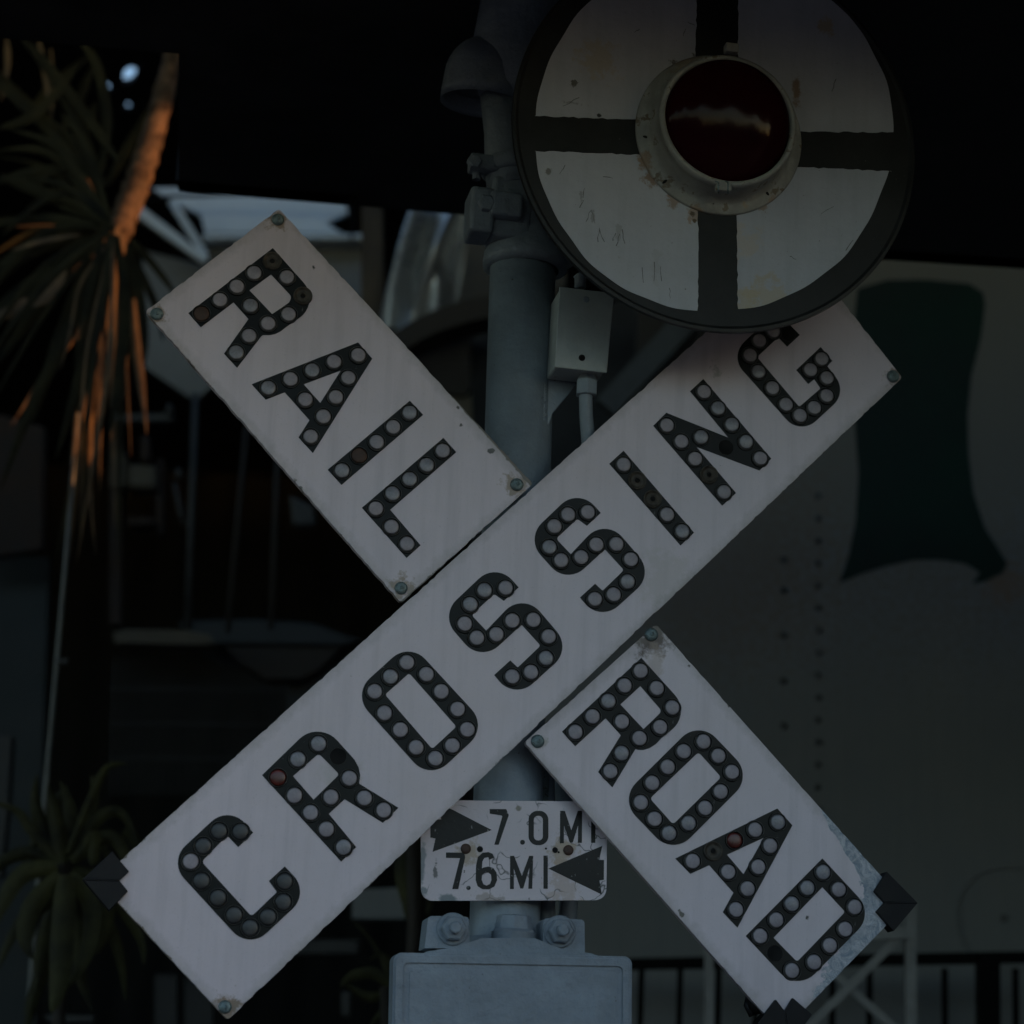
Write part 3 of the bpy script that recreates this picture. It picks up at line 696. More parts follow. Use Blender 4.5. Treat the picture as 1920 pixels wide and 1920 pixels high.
# welded gusset
bm = bmesh.new(); prism(bm, [S(x, y, OP+.03) for x, y in ((1015, 708), (1075, 700), (1080, 722), (1036, 775), (1030, 795), (1016, 792))], N, .008)
link('gusset', bm, M['grey'], mast, bevel=.001)
bm = bmesh.new()                               # lumpy weld bead
random.seed(5)
for i in range(13):
    lathe(bm, S(1018+random.uniform(-1.5, 1.5), 722+i*5.4, OP+.034), N, [(0, -.003), (.004, -.001), (.003, .002), (0, .003)], 8)
link('weld', bm, M['grey'], mast, smooth=True)
# junction box with conduit
M['jbgrey'] = mat('junction_box_paint', (.40, .44, .44), .45, var=.1, vs=14, bump=.3, bs=120, spots=.7, spotscale=140, spotcol=(.08, .08, .08))
jb = thing('junction_box', S(1090, 700, -.02), 'small pale grey junction box with lidded front beside the mast', 'electrical box')
bm = bmesh.new(); OJ = .012
fr4 = [S(x, y, OJ) for x, y in ((1049, 537), (1152, 549), (1138, 699), (1040, 688))]
prism(bm, fr4, N, .003)
link('lid', bm, M['jbgrey'], jb, bevel=.0015)
bm = bmesh.new(); prism(bm, [S(x, y, OJ-.0035) for x, y in ((1050, 540), (1150, 552), (1136, 696), (1042, 686))], N, .062)
link('case', bm, M['jbgrey'], jb, bevel=.003)
for x, y, dark in ((1099, 562, 0), (1091, 671, 1)):
    bm = bmesh.new(); lathe(bm, S(x, y, OJ), N, [(.0045, 0), (.0045, .001), (.003, .0016), (0, .0016)], 14)
    link('screw', bm, M['hole'] if dark else M['grey'], jb)
bm = bmesh.new(); cx_ = S(1100, 728, -.02)
lathe(bm, cx_, Z, [(.0, .018), (.012, .018), (.014, .012), (.0155, .010), (.0155, -.010), (.0115, -.011), (0, -.011)], 6)
lathe(bm, cx_, Z, [(0, .023), (.011, .023), (.011, .013), (0, .013)], 20)
link('conduit_nut', bm, M['grey'], jb, bevel=.001)
bm = bmesh.new()
pts_ = [S(1098, 738, -.02), S(1099, 780, -.02), S(1103, 830, -.025), S(1100, 900, -.03)]
N_ = 60; path = []
for i in range(N_+1):
    f = i/N_*3; k = min(2, int(f)); path.append(pts_[k]+(pts_[k+1]-pts_[k])*(f-k))
tube(bm, path, [.0088+.0009*(i % 2) for i in range(N_+1)], 16)
link('conduit', bm, M['grey'], jb, smooth=True)
bm = bmesh.new(); tube(bm, [S(1088, 540, -.01), S(1088, 520, -.01), S(1084, 514, -.01)], .008, 12)
link('top_nipple', bm, M['castgrey'], jb, smooth=True)
# conduits low behind the sign
cg = thing('conduit_pipe', S(1050, 1750, -.12), 'pale conduit pipes running down beside the mast under the sign', 'conduit pipe')
bm = bmesh.new(); tube(bm, [S(1022, 1380, -.11), S(1028, 1560, -.11), S(1024, 1800, -.11)], .011, 16)
link('pipe', bm, M['grey'], cg, smooth=True)
bm = bmesh.new(); tube(bm, [S(1056, 1420, -.13), S(1060, 1600, -.13), S(1066, 1690, -.12), S(1060, 1800, -.12)], .0125, 16)
link('pipe', bm, M['grey'], cg, smooth=True)
bm = bmesh.new(); box(bm, S(1018, 1470, -.10), .014, .012, .06, RT); link('pipe_clip', bm, M['bolt'], cg, bevel=.001)

# ================================================================== MILEAGE PLATE
OM = -.025
M['plate'] = mat('cracked_white_plate', (.66, .59, .63), .4, var=.06, vs=8, bump=.2, bs=120, cracks=True, spots=.70, spotscale=120, spotcol=(.08, .08, .08),
    stains=[(tuple(S(*CM(1300, 650), OM)-S(964, 1595, OM)), .022, (.38, .28, .16), .7, .8), (tuple(S(*CM(665, 660), OM)-S(964, 1595, OM)), .018, (.38, .28, .16), .7, .8),
            (tuple(S(*CM(1005, 355), OM)-S(964, 1595, OM)), .0045, (.2, .18, .13), .9, .5), (tuple(S(*CM(1310, 920), OM)-S(964, 1595, OM)), .02, (.45, .33, .26), .5, 1, (1, 1, .4)),
            (tuple(S(*CM(520, 985), OM)-S(964, 1595, OM)), .010, (.2, .23, .25), 1, .6, (.6, 1, 1.4)), (tuple(S(*CM(340, 760), OM)-S(964, 1595, OM)), .005, (.2, .23, .25), .9, .6, (1, 1, .12)),
            (tuple(S(*CM(350, 920), OM)-S(964, 1595, OM)), .008, (.2, .23, .25), .9, .6), (tuple(S(*CM(430, 790), OM)-S(964, 1595, OM)), .004, (.1, .1, .1), .9, 1.2, (1.5, 1, .3)),
            (tuple(S(*CM(800, 975), OM)-S(964, 1595, OM)), .009, (.3, .24, .2), .6, 1.2, (.5, 1, 1.4))])
plate = thing('mileage_plate', S(964, 1595, OM), 'small cracked white mileage plate with black arrows reading 7.0 MI and 7.6 MI', 'sign')
bm = bmesh.new()
prism(bm, [S(p.x, p.y, OM) for p in rnd([(789, 1500, 22), (1139, 1503, 22), (1137, 1688, 22), (790, 1689, 22)])], N, .004)
link('panel', bm, M['plate'], plate, bevel=.0012, loc=S(964, 1595, OM))
def mark(name, outer, hole=None, lab=None):
    bm = bmesh.new()
    prism(bm, [S(p.x, p.y, OM+.0004) for p in rnd(cv(CM, outer))], N, .001, [[S(p.x, p.y, OM+.0004) for p in rnd(cv(CM, hole))]] if hole else [])
    o = link(name, bm, M['platelet'], plate)
    if lab: o['label'] = lab
M['platelet'] = mat('worn_black_lettering', (.012, .013, .013), .4, spec=.25, var=.2, vs=30, bump=.2, spots=.66, spotscale=130, spotcol=(.3, .3, .3))
mark('character', [(805,358), (920,358), (938,400), (868,605), (838,605), (893,408), (886,402), (806,390)], lab='black 7 in the upper line')
mark('character', [(1075,370,62), (1212,370,62), (1212,608,62), (1075,608,62)], [(1111,405,28), (1174,405,28), (1174,575,28), (1111,575,28)], 'black 0 in the upper line')
mark('character', [(1293,370), (1326,370), (1371,505), (1416,370), (1446,370), (1444,592), (1416,592), (1418,470), (1381,590), (1361,590), (1320,470), (1319,595), (1292,595)], lab='black M in the upper line')
mark('character', [(1508,372), (1538,372), (1537,592), (1508,592)], lab='black I in the upper line')
def disc(x, y, r, k=18): return [(x+r*math.cos(i*2*math.pi/k), y+r*math.sin(i*2*math.pi/k)) for i in range(k)]
mark('decimal_point', disc(1033, 588, 17)); mark('decimal_point', disc(659, 904, 15))
mark('character', [(503,658), (630,660), (636,692), (588,912), (546,912), (600,698), (503,696)], lab='black 7 in the lower line')
mark('character', [(836,695), (826,668), (797,656), (757,660), (724,690), (711,750), (709,850), (722,892), (755,913), (800,914), (838,895), (857,850), (853,798), (831,766), (796,756), (765,762), (752,768), (755,722), (768,697), (795,691), (806,708)],
     [(750,848), (762,878), (784,888), (808,876), (818,848), (815,812), (796,798), (770,800), (753,816)], 'black 6 in the lower line')
mark('character', [(947,682), (975,682), (1029,822), (1079,682), (1107,682), (1100,910), (1073,910), (1080,765), (1038,908), (1018,908), (973,770), (973,912), (946,912)], lab='black M in the lower line')
mark('character', [(1178,680), (1208,680), (1208,910), (1178,910)], lab='black I in the lower line')
mark('arrow', [(1212,770), (1586,612), (1563,710), (1597,710), (1596,848), (1566,852), (1582,950)], lab='black arrow pointing left')
mark('arrow', [(820,503), (548,362), (470,330), (455,345), (470,430), (396,430), (395,555), (430,562), (410,655)], lab='black arrow pointing right')
for x, y in ((640, 633), (1350, 643)):
    bm = bmesh.new(); p = CM(x, y); lathe(bm, S(*p, OM+.0003), N, [(.0068, 0), (.0066, .0015), (.004, .0026), (0, .0028)], 16)
    link('rusty_screw', bm, M['rust'], plate, smooth=True)
for x, y, r in ((738, 636, .0040), (1258, 642, .0038), (1283, 657, .0014), (1195, 632, .0014)):
    bm = bmesh.new(); p = CM(x, y); lathe(bm, S(*p, OM+.0003), N, [(r, 0), (r, .0003), (0, .0002)], 16)
    link('screw_hole', bm, M['hole'], plate)

# ================================================================== CAST BOX AT THE FOOT OF THE PICTURE
OB = .06
bx = thing('cast_equipment_box', S(960, 2300, 0), 'pale blue cast iron equipment box clamped to the mast with two bolted lugs', 'equipment box')
def off_poly(pts, px):
    c = (961, 1950); return [(c[0]+(x-c[0])*(1-px/abs(x-c[0])), y + (px if y < c[1] else -px)) for x, y in pts]
cor = [(738, 1786, 16), (1185, 1793, 16), (1182, 2380, 16), (726, 2380, 16)]
bm = bmesh.new(); prism(bm, [S(p.x, p.y, OB) for p in rnd(cor)], N, .035)
link('case', bm, M['castgrey'], bx, bevel=.006, seg=4)
bm = bmesh.new(); prism(bm, [S(x, y, OB-.033) for x, y in ((775, 1810), (1150, 1816), (1150, 2360), (770, 2360))], N, .13)
link('back_case', bm, M['castgrey'], bx, bevel=.01, seg=3)
bm = bmesh.new()                              # raised rim round the door
inn = [(757, 1805, 10), (1168, 1812, 10), (1165, 2360, 10), (746, 2360, 10)]
in2 = [(768, 1816, 8), (1156, 1822, 8), (1154, 2350, 8), (757, 2350, 8)]
prism(bm, [S(p.x, p.y, OB+.0030) for p in rnd([(742, 1790, 14), (1181, 1797, 14), (1178, 2376, 14), (730, 2376, 14)])], N, .004, [[S(p.x, p.y, OB+.0030) for p in rnd(inn)]])
link('rim', bm, M['castgrey'], bx, bevel=.0028, seg=4)
bm = bmesh.new()
prism(bm, [S(p.x, p.y, OB+.0010) for p in rnd(in2)], N, .004)
link('door', bm, M['castgrey'], bx, bevel=.0016, seg=3)
# shoulder casting with threaded neck and hex plug
bm = bmesh.new()
prism(bm, [S(p.x, p.y, OB-.03) for p in rnd([(770, 1800), (800, 1784, 10), (850, 1776, 20), (905, 1759, 12), (1002, 1759, 12), (1050, 1778, 20), (1110, 1788, 10), (1150, 1802)])], N, .10)
link('shoulder', bm, M['castgrey'], bx, bevel=.005, seg=4)
bm = bmesh.new(); nc = S(962, 1772, OB-.06); r0 = pr(962, 1750, 80)
prf = [(r0*1.05, -.004), (r0*1.05, .004)]
for i in range(4): prf += [(r0*1.02, .006+i*.003), (r0*.94, .0075+i*.003)]
prf += [(r0*.9, .019), (0, .019)]
lathe(bm, nc, Z, prf, 40); link('threaded_neck', bm, M['castgrey'], bx, smooth=True)
bm = bmesh.new(); lathe(bm, nc+Z*.019, Z, [(r0*.88, 0), (r0*.80, .016), (r0*.74, .018), (0, .018)], 8)
link('hex_plug', bm, M['castgrey'], bx, bevel=.0015)
for cs, (hx, hy) in (([(803, 1717, 8), (880, 1719, 8), (880, 1778), (796, 1778)], (852, 1742)), ([(1019, 1721, 8), (1096, 1724, 8), (1097, 1786), (1018, 1778)], (1052, 1747))):
    bm = bmesh.new(); prism(bm, [S(p.x, p.y, OB-.035) for p in rnd(cs)], N, .05)
    lug = link('lug', bm, M['castgrey'], bx, bevel=.003, seg=3)
    bm = bmesh.new(); p = S(hx-3, hy, OB-.035)
    lathe(bm, p, N, [(.0205, 0), (.0205, .003), (.019, .004), (0, .004)], 28)
    lathe(bm, p+N*.004, N, [(.0165, 0), (.0165, .010), (.0145, .0125), (0, .0125)], 6)
    lathe(bm, p+N*.016, N, [(.0075, -.002), (.0075, .012), (.006, .014), (0, .014)], 18)
    link('hex_bolt', bm, M['castgrey'], lug, bevel=.0012)
bm = bmesh.new()
lathe(bm, S(950, 1735, OP), Z, [(rp*1.0, -.06), (rp*1.13, -.055), (rp*1.13, -.02), (rp*1.0, -.015)], 40)
link('pipe_clamp', bm, M['castgrey'], bx, smooth=True)

# ================================================================== BEHIND, RIGHT: wagon side, fence, white frame
YW = 5.5
M['wagon'] = mat('wagon_grey_paint', (.20, .225, .245), .6, var=.12, vs=1.2, bump=.3, bs=30, c2=(.20, .20, .19), streak=.3,
    stains=[(tuple(U(1700, 700, YW)-Vector((U(1500, 1900, YW).x, YW, 0))), .75, (.15, .125, .09), .75, .5), (tuple(U(1330, 1000, YW)-Vector((U(1500, 1900, YW).x, YW, 0))), .38, (.16, .12, .085), .6, .6),
            (tuple(U(1885, 1095, YW)-Vector((U(1500, 1900, YW).x, YW, 0))), .06, (.22, .11, .045), .45, 1.0), (tuple(U(1310, 905, YW)-Vector((U(1500, 1900, YW).x, YW, 0))), .06, (.2, .09, .03), .6, .7)], spots=.72, spotscale=30, spotcol=(.04, .035, .03))
M['wtrim'] = mat('dark_green_paint', (.004, .021, .014), .6, spec=.25, var=.3, vs=4, bump=.2)
YN = Vector((0, -1, 0))
wg = thing('freight_wagon', (U(1500, 1900, YW).x, YW, 0), 'large grey riveted wagon side with a dark green painted letter foot', 'railway wagon')
bm = bmesh.new()
a = [U(1122, 900, YW), U(1122, 300, YW)]
prism(bm, [Vector((U(1008, 1600, YW).x, YW, .9)), Vector((U(1008, 1600, YW).x, YW, U(1008, 1200, YW).z)), Vector((U(1122, 1100, YW).x, YW, U(1122, 1130, YW).z)), Vector((U(1335, 800, YW).x, YW, U(1335, 850, YW).z)), Vector((U(1335, 800, YW).x, YW, 4.7)), Vector((2.45, YW, 4.7)), Vector((2.45, YW, .9))], YN, .08)
link('side_panel', bm, M['wagon'], wg)
bm = bmesh.new()
for y in range(930, 1520, 42): lathe(bm, U(1534+random.uniform(-1, 1), y, YW), YN, [(.0075, 0), (.0068, .004), (.004, .006), (0, .0065)], 12)
for y in (1050, 1107, 1191, 1277, 1361): lathe(bm, U(1469, y, YW), YN, [(.0085, 0), (.0075, .004), (.004, .0065), (0, .007)], 12)
link('rivets', bm, mat('rivet_paint', (.045, .048, .05), .6, var=.2), wg, smooth=True)
letter_px = [(845,250), (1000,205), (1200,203), (1420,225), (1490,270), (1502,330), (1480,500), (1430,700), (1410,900), (1415,1100), (1440,1300), (1500,1480), (1570,1590), (1615,1665), (1590,1712), (1500,1755), (1432,1770), (1475,1710), (1400,1665), (1280,1645), (1140,1645), (1000,1675), (870,1715), (750,1765), (800,1620), (835,1450), (850,1200), (835,1000), (820,700), (828,400)]
bm = bmesh.new(); prism(bm, [U(*C5(x, y), YW-.002) for x, y in letter_px], YN, .0015)
link('painted_letter', bm, M['wtrim'], wg)
bm = bmesh.new(); c = U(1885, 1722, YW-.001)
lathe(bm, c, YN, [(.112, 0), (.112, .0035), (.116, .0035), (.116, 0)], 64)
link('filler_ring', bm, M['wagon'], wg, smooth=True)
bm = bmesh.new(); lathe(bm, U(1881, 1722, YW), YN, [(.008, 0), (.007, .006), (0, .007)], 12); link('ring_screw', bm, M['collar'], wg)
bm = bmesh.new(); box(bm, (U(1600, 1800, YW).x, YW+.03, .78), 2.6, .2, .24); link('sill_beam', bm, M['canopy'], wg)
bm = bmesh.new(); prism(bm, [U(x, y, YW-.03) for x, y in ((660, 1668), (758, 1664), (758, 1722), (660, 1722))], YN, .05); link('step_plate', bm, M['wagon'], wg)

YF = 5.2
M['iron'] = mat('black_iron', (.005, .005, .005), .7, spec=.1, var=.3, bump=.3)
fence = thing('iron_fence', (U(1500, 1900, YF).x, YF, 0), 'black iron fence with thin upright bars in front of the grey wagon', 'fence')
bm = bmesh.new()
q0, q1 = U(1060, 1810, YF), U(1990, 1794, YF)
d = (q1-q0); box(bm, (q0+q1)/2, d.length, .03, .024, Matrix.Rotation(-math.atan2(d.z, d.x), 3, 'Y'))
box(bm, ((q0.x+q1.x)/2, YF, .35), d.length, .03, .03)
link('rail', bm, M['iron'], fence)
for x in (1130, 1202, 1275, 1347, 1418, 1490, 1561, 1631, 1702, 1772, 1905, 1975):
    bm = bmesh.new(); p = U(x, 1860, YF); box(bm, (p.x, YF+.004, p.z/2+.025), .0125, .0125, p.z+.05); link('baluster', bm, M['iron'], fence)
bm = bmesh.new(); p = U(1848, 1790, YF); box(bm, (p.x, YF-.02, p.z/2), .045, .045, p.z); link('post', bm, M['iron'], fence)

YG = 4.75
M['gate'] = mat('dull_white_frame', (.30, .30, .29), .55, var=.2, vs=8, bump=.3)
gt = thing('white_lattice_frame', (U(1650, 1900, YG).x, YG, 0), 'dull white timber frame with crossed braces below the ROAD board', 'frame')
def bar(bm, a, b, wpx, Y, th=.02):
    P, Q = U(*a, Y), U(*b, Y); d = Q-P; r = (U(a[0]+wpx, a[1], Y)-P).length/2
    n = d.normalized().cross(Vector((0, 1, 0)))*r
    prism(bm, [P+n, Q+n, Q-n, P-n], YN, th)
bm = bmesh.new(); bar(bm, (1709, 1690), (1711, 2600), 18, YG, .03); link('upright', bm, M['gate'], gt)
bm = bmesh.new(); bar(bm, (1540, 1752), (1718, 1749), 22, YG-.004, .03); link('top_rail', bm, M['gate'], gt)
bm = bmesh.new(); bar(bm, (1684, 1760), (1380, 2060), 15, YG+.006, .012); link('brace', bm, M['gate'], gt)
bm = bmesh.new(); bar(bm, (1460, 1730), (1800, 2040), 15, YG+.022, .012); link('brace', bm, M['gate'], gt)
bm = bmesh.new(); bar(bm, (1330, 1700), (1330, 2600), 16, YG+.006, .02); link('upright', bm, M['gate'], gt)

# ================================================================== BEHIND, LEFT
def slab(name, parent, pts, Y, m, th=.03, bev=0):
    bm = bmesh.new(); prism(bm, [U(x, y, Y) for x, y in pts], YN, th); return link(name, bm, m, parent, bevel=bev)
def pole(name, parent, pts, Y, rpx, m, seg=14):
    bm = bmesh.new(); P = [U(x, y, Y) for x, y in pts]; r = (U(pts[0][0]+rpx, pts[0][1], Y)-P[0]).length
    tube(bm, P, r, seg); return link(name, bm, m, parent, smooth=True)
M['cab'] = mat('pale_vehicle_paint', (.62, .68, .70), .4, var=.08, vs=3, bump=.1, spots=.72, spotscale=12, spotcol=(.12, .13, .13))
M['cabdark'] = mat('grey_vehicle_panel', (.16, .17, .17), .5, var=.15, vs=3, bump=.2)
M['darkmetal'] = mat('dark_steel', (.009, .009, .010), .5, var=.3, bump=.3)
YV = 6.6
cabv = thing('parked_trailer', (U(500, 1000, YV).x, YV, 0), 'pale grey parked trailer with diagonal corner bars behind the RAIL board', 'trailer')
slab('upper_panel', cabv, [(285, 352), (640, 352), (652, 398), (610, 418), (640, 436), (384, 436), (376, 402), (330, 380)], YV, M['cab'])
slab('ledge', cabv, [(378, 437), (690, 437), (690, 449), (380, 449)], YV-.06, M['cab'], .08, .008)
slab('side_panel', cabv, [(268, 470), (395, 500), (386, 458), (682, 463), (682, 720), (268, 640)], YV+.01, M['cabdark'])
slab('lower_panel', cabv, [(272, 600), (400, 640), (400, 720), (370, 748), (352, 742), (272, 688)], YV-.03, M['cabdark'])
slab('corner_bar', cabv, [(314, 378), (330, 376), (389, 474), (386, 492)], YV-.05, M['cab'], .03, .004)
slab('corner_bar', cabv, [(256, 390), (268, 388), (392, 484), (380, 492), (252, 402)], YV-.08, M['cab'], .03, .004)
pole('hose', cabv, [(262, 386), (290, 372), (340, 367), (460, 364), (640, 372)], YV-.12, 3.5, M['iron'])
pole('hanging_cable', cabv, [(656, 380), (664, 420), (658, 450)], YV-.12, 3, M['iron'])
tag(slab('timber_post', None, [(678, 380), (716, 382), (722, 700), (676, 700)], 6.1, mat('brown_timber', (.085, .065, .042), .8, var=.3, vs=6, bump=.4, wave=(4, (.04, .03, .02), .5)), .08), 'brown timber post left of the shiny draped sheet', 'post')
# shiny folded sheet
M['sheet'] = mat('shiny_draped_sheet', (.50, .52, .53), .28, metal=.6, var=.1, vs=5, bump=.1, bs=15)
bm = bmesh.new(); rows = []
for j in range(33):
    v = j/32; row = []
    for i in range(61):
        u = i/60
        x = 772 + (u)*118 - 62*v*(1-.25*u) ; y = 385 + v*245
        ph = u*12 + 1.2*math.sin(v*3+u*2)
        dep = .06*math.sin(ph)*(1-.5*u) + .05*math.exp(-((u-.72+.35*v)**2)/.004)
        row.append(bm.verts.new(U(x, y, 6.0) - Vector((0, dep, 0))))
    rows.append(row)
for a, b in zip(rows, rows[1:]):
    for i in range(60): bm.faces.new([a[i], a[i+1], b[i+1], b[i]])
sh = tag(link('draped_sheet', bm, M['sheet'], None, smooth=True), 'shiny grey metal sheet with vertical folds hanging left of the mast', 'sheet')
so = sh.modifiers.new('thick', 'SOLIDIFY'); so.thickness = .004
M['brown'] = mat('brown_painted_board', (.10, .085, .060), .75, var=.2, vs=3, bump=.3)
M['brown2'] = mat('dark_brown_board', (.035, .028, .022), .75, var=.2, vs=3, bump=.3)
tag(slab('board_partition', None, [(836, 380), (925, 380), (1060, 400), (1060, 900), (836, 900)], 6.35, M['brown'], .03), 'brown board partition left of the mast above the curved beam', 'partition')
bm = bmesh.new(); P = [U(x, y, 5.8) for x, y in ((700, 700), (740, 668), (790, 636), (830, 618), (880, 602), (960, 586), (1060, 574))]; Q = [U(x, y, 5.8) for x, y in ((1060, 536), (960, 548), (880, 560), (830, 574), (790, 592), (740, 622), (700, 655))]
prism(bm, P[::-1]+Q[::-1] if False else P+Q, YN, .12)
beam = tag(link('curved_beam', bm, M['brown2']), 'dark curved beam running behind the mast above the RAIL board', 'beam')
tag(slab('dark_crate', None, [(740, 660), (884, 610), (880, 730), (872, 742), (790, 735), (740, 735)], 5.95, M['brown2'], .2), 'dark brown crate under the curved beam', 'crate')
tag(slab('tan_box', None, [(790, 738), (884, 742), (886, 790), (878, 850), (800, 850)], 5.97, M['brown'], .2), 'tan box below the dark crate, left of the mast', 'box')
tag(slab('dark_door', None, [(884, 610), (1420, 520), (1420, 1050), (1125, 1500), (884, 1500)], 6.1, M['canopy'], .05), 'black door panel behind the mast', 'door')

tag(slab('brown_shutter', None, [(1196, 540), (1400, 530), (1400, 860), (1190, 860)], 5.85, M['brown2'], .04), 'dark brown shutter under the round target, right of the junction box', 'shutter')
bm = bmesh.new(); bar(bm, (1136, 762), (1300, 586), 46, 5.7, .05)
tag(link('diagonal_brace', bm, M['darkgreybrace'] if 'darkgreybrace' in M else mat('brace_paint', (.055, .06, .062), .6, var=.2)), 'dark diagonal brace between the junction box and the CROSSING board', 'brace')
# old machine with rusty frame
M['oldrust'] = mat('rusty_machine_iron', (.032, .018, .012), .8, var=.35, vs=12, bump=.5)
M['oldgrey'] = mat('dull_machine_grey', (.045, .046, .045), .6, var=.25, vs=10, bump=.3)
YM = 6.3
mc = thing('old_machine', (U(270, 1100, YM).x, YM, 0), 'rusty old machine with boxes and rods in the dark left of the RAIL board', 'machine')
slab('frame', mc, [(205, 830), (228, 826), (226, 1170), (205, 1170)], YM, M['oldrust'], .06)
slab('frame', mc, [(292, 860), (306, 860), (304, 1000), (292, 1000)], YM, M['oldrust'], .06)
slab('motor_case', mc, [(240, 868), (292, 872), (290, 915), (240, 912)], YM-.05, M['brown'], .1, .01)
slab('motor_case', mc, [(206, 850), (235, 846), (235, 915), (206, 915)], YM-.03, M['brown'], .1, .01)
slab('tray', mc, [(238, 968), (290, 970), (290, 984), (238, 984)], YM-.05, M['oldrust'], .1, .01)
slab('top_rail', mc, [(212, 776), (326, 774), (326, 789), (212, 790)], YM-.04, M['oldgrey'], .06, .01)
slab('knob', mc, [(310, 755), (323, 755), (323, 776), (310, 776)], YM-.06, M['oldgrey'], .05, .01)
slab('knob', mc, [(263, 815), (279, 815), (281, 865), (262, 865)], YM-.06, M['oldrust'], .05, .01)
slab('gauge', mc, [(327, 876), (340, 876), (340, 896), (327, 896)], YM-.06, M['oldgrey'], .05, .01)
pole('brace_rod', mc, [(326, 905), (338, 960), (346, 985)], YM-.05, 4, M['oldgrey'])
pole('crank', mc, [(268, 690), (254, 694), (248, 712), (252, 760)], YM-.05, 2.5, M['iron'])
for (x0, y0, x1, y1, r_, m, lab) in ((366, 738, 352, 1178, 6.5, 'oldgrey', 'pale upright pole right of the old machine'), (462, 800, 426, 1185, 4.5, 'brown2', 'thin brown pole leaning behind the RAIL board'),
        (520, 860, 508, 1180, 5, 'brown2', 'thick dim brown pole nearest the RAIL board edge')):
    tag(pole('upright_pole', None, [(x0, y0), (x1, y1)], 6.0, r_, M[m]), lab, 'pole', 'poles in the dark shed')
tag(pole('thin_rod', None, [(145, 775), (127, 1010), (112, 1180), (80, 1540), (50, 1935), (20, 2400)], 5.0, 4.2, mat('pale_rod', (.20, .21, .2), .5, var=.2)), 'long thin pale rod standing at the left behind the leafy plant', 'rod')
bm = bmesh.new(); box(bm, U(118, 1240, 4.99), .02, .02, .012); tag(link('rod_clip', bm, M['oldgrey']), 'small grey clip on the long pale rod', 'clip')
# bench
YB = 5.9
bn = thing('workbench', (U(420, 1400, YB).x, YB, 0), 'dark workbench with a tan strip and curved top above the CROSSING board', 'workbench')
slab('tan_strip', bn, [(212, 1186), (236, 1179), (350, 1181), (392, 1190), (404, 1206), (380, 1209), (214, 1205)], YB-.02, M['brown'], .1, .004)
slab('bench_top', bn, [(330, 1164), (480, 1160), (590, 1168), (640, 1188), (680, 1200), (640, 1210), (400, 1207), (352, 1182)], YB+.1, mat('dark_bench_top', (.022, .027, .028), .6, var=.2), .3, .006)
slab('apron', bn, [(420, 1212), (640, 1212), (596, 1256), (560, 1272), (500, 1272), (455, 1245)], YB+.12, M['brown2'], .1)
slab('leg', bn, [(538, 1272), (552, 1276), (560, 1272), (596, 1256), (640, 1212), (690, 1212), (690, 1330), (538, 1420)], YB+.2, M['oldgrey'], .06)
bm = bmesh.new()
for x in range(215, 545, 14): bar(bm, (x, 1235), (x-8, 1490), 3, YB+.15, .006)
for y in (1290, 1355, 1420): bar(bm, (205, y), (545, y+3), 3, YB+.16, .004)
link('cage', bm, M['darkmetal'], bn)
# low shelves, cabinets
slabs = [('low_shelf', [(560, 1762), (672, 1762), (672, 1788), (530, 1788)], 6.2, 'oldgrey', 'dim grey low shelf between CROSSING board and equipment box', 'shelf'),
         ('short_post', [(640, 1858), (657, 1860), (656, 1905), (640, 1905)], 5.6, 'oldgrey', 'short pale post below the small plant', 'post'),
         ('panel_board', [(290, 1826), (332, 1826), (332, 2100), (290, 2100)], 6.2, 'darkmetal', 'narrow dark panel under the lower left corner', 'panel'),
         ('panel_board', [(346, 1836), (400, 1836), (400, 2100), (346, 2100)], 6.2, 'darkmetal', 'wider dark panel beside the bottom bolt of CROSSING', 'panel'),
         ('grey_plate', [(-60, 1375), (22, 1378), (14, 1520), (2, 1645), (-60, 1650)], 5.6, 'oldgrey', 'grey metal plate at the left edge of the photo', 'plate'),
         ('teal_cabinet', [(-80, 1040), (92, 1045), (60, 2100), (-80, 2100)], 6.4, 'teal', 'dark teal cabinet behind the long pale rod', 'cabinet'),
         ('red_brown_drum', [(-60, 760), (82, 800), (78, 1030), (-60, 1050)], 6.2, 'oldrust', 'dull red brown panel at the left under the palm', 'panel'),
         ('floor_tray', [(84, 1902), (178, 1904), (176, 1916), (88, 1916)], 5.3, 'oldgrey', 'small grey tray at the bottom left under the plant', 'tray')]
M['teal'] = mat('dark_teal_paint', (.010, .017, .018), .6, var=.2)
for nme, pts, Y, m, lab, cat in slabs: tag(slab(nme, None, pts, Y, M[m], .05, .004), lab, cat)
# small shiny bits behind the RAIL board edge
tag(slab('metal_can', None, [(540, 925), (590, 950), (592, 985), (548, 985)], 5.9, M['oldgrey'], .06, .01), 'small grey metal can just below the RAIL board edge', 'can')

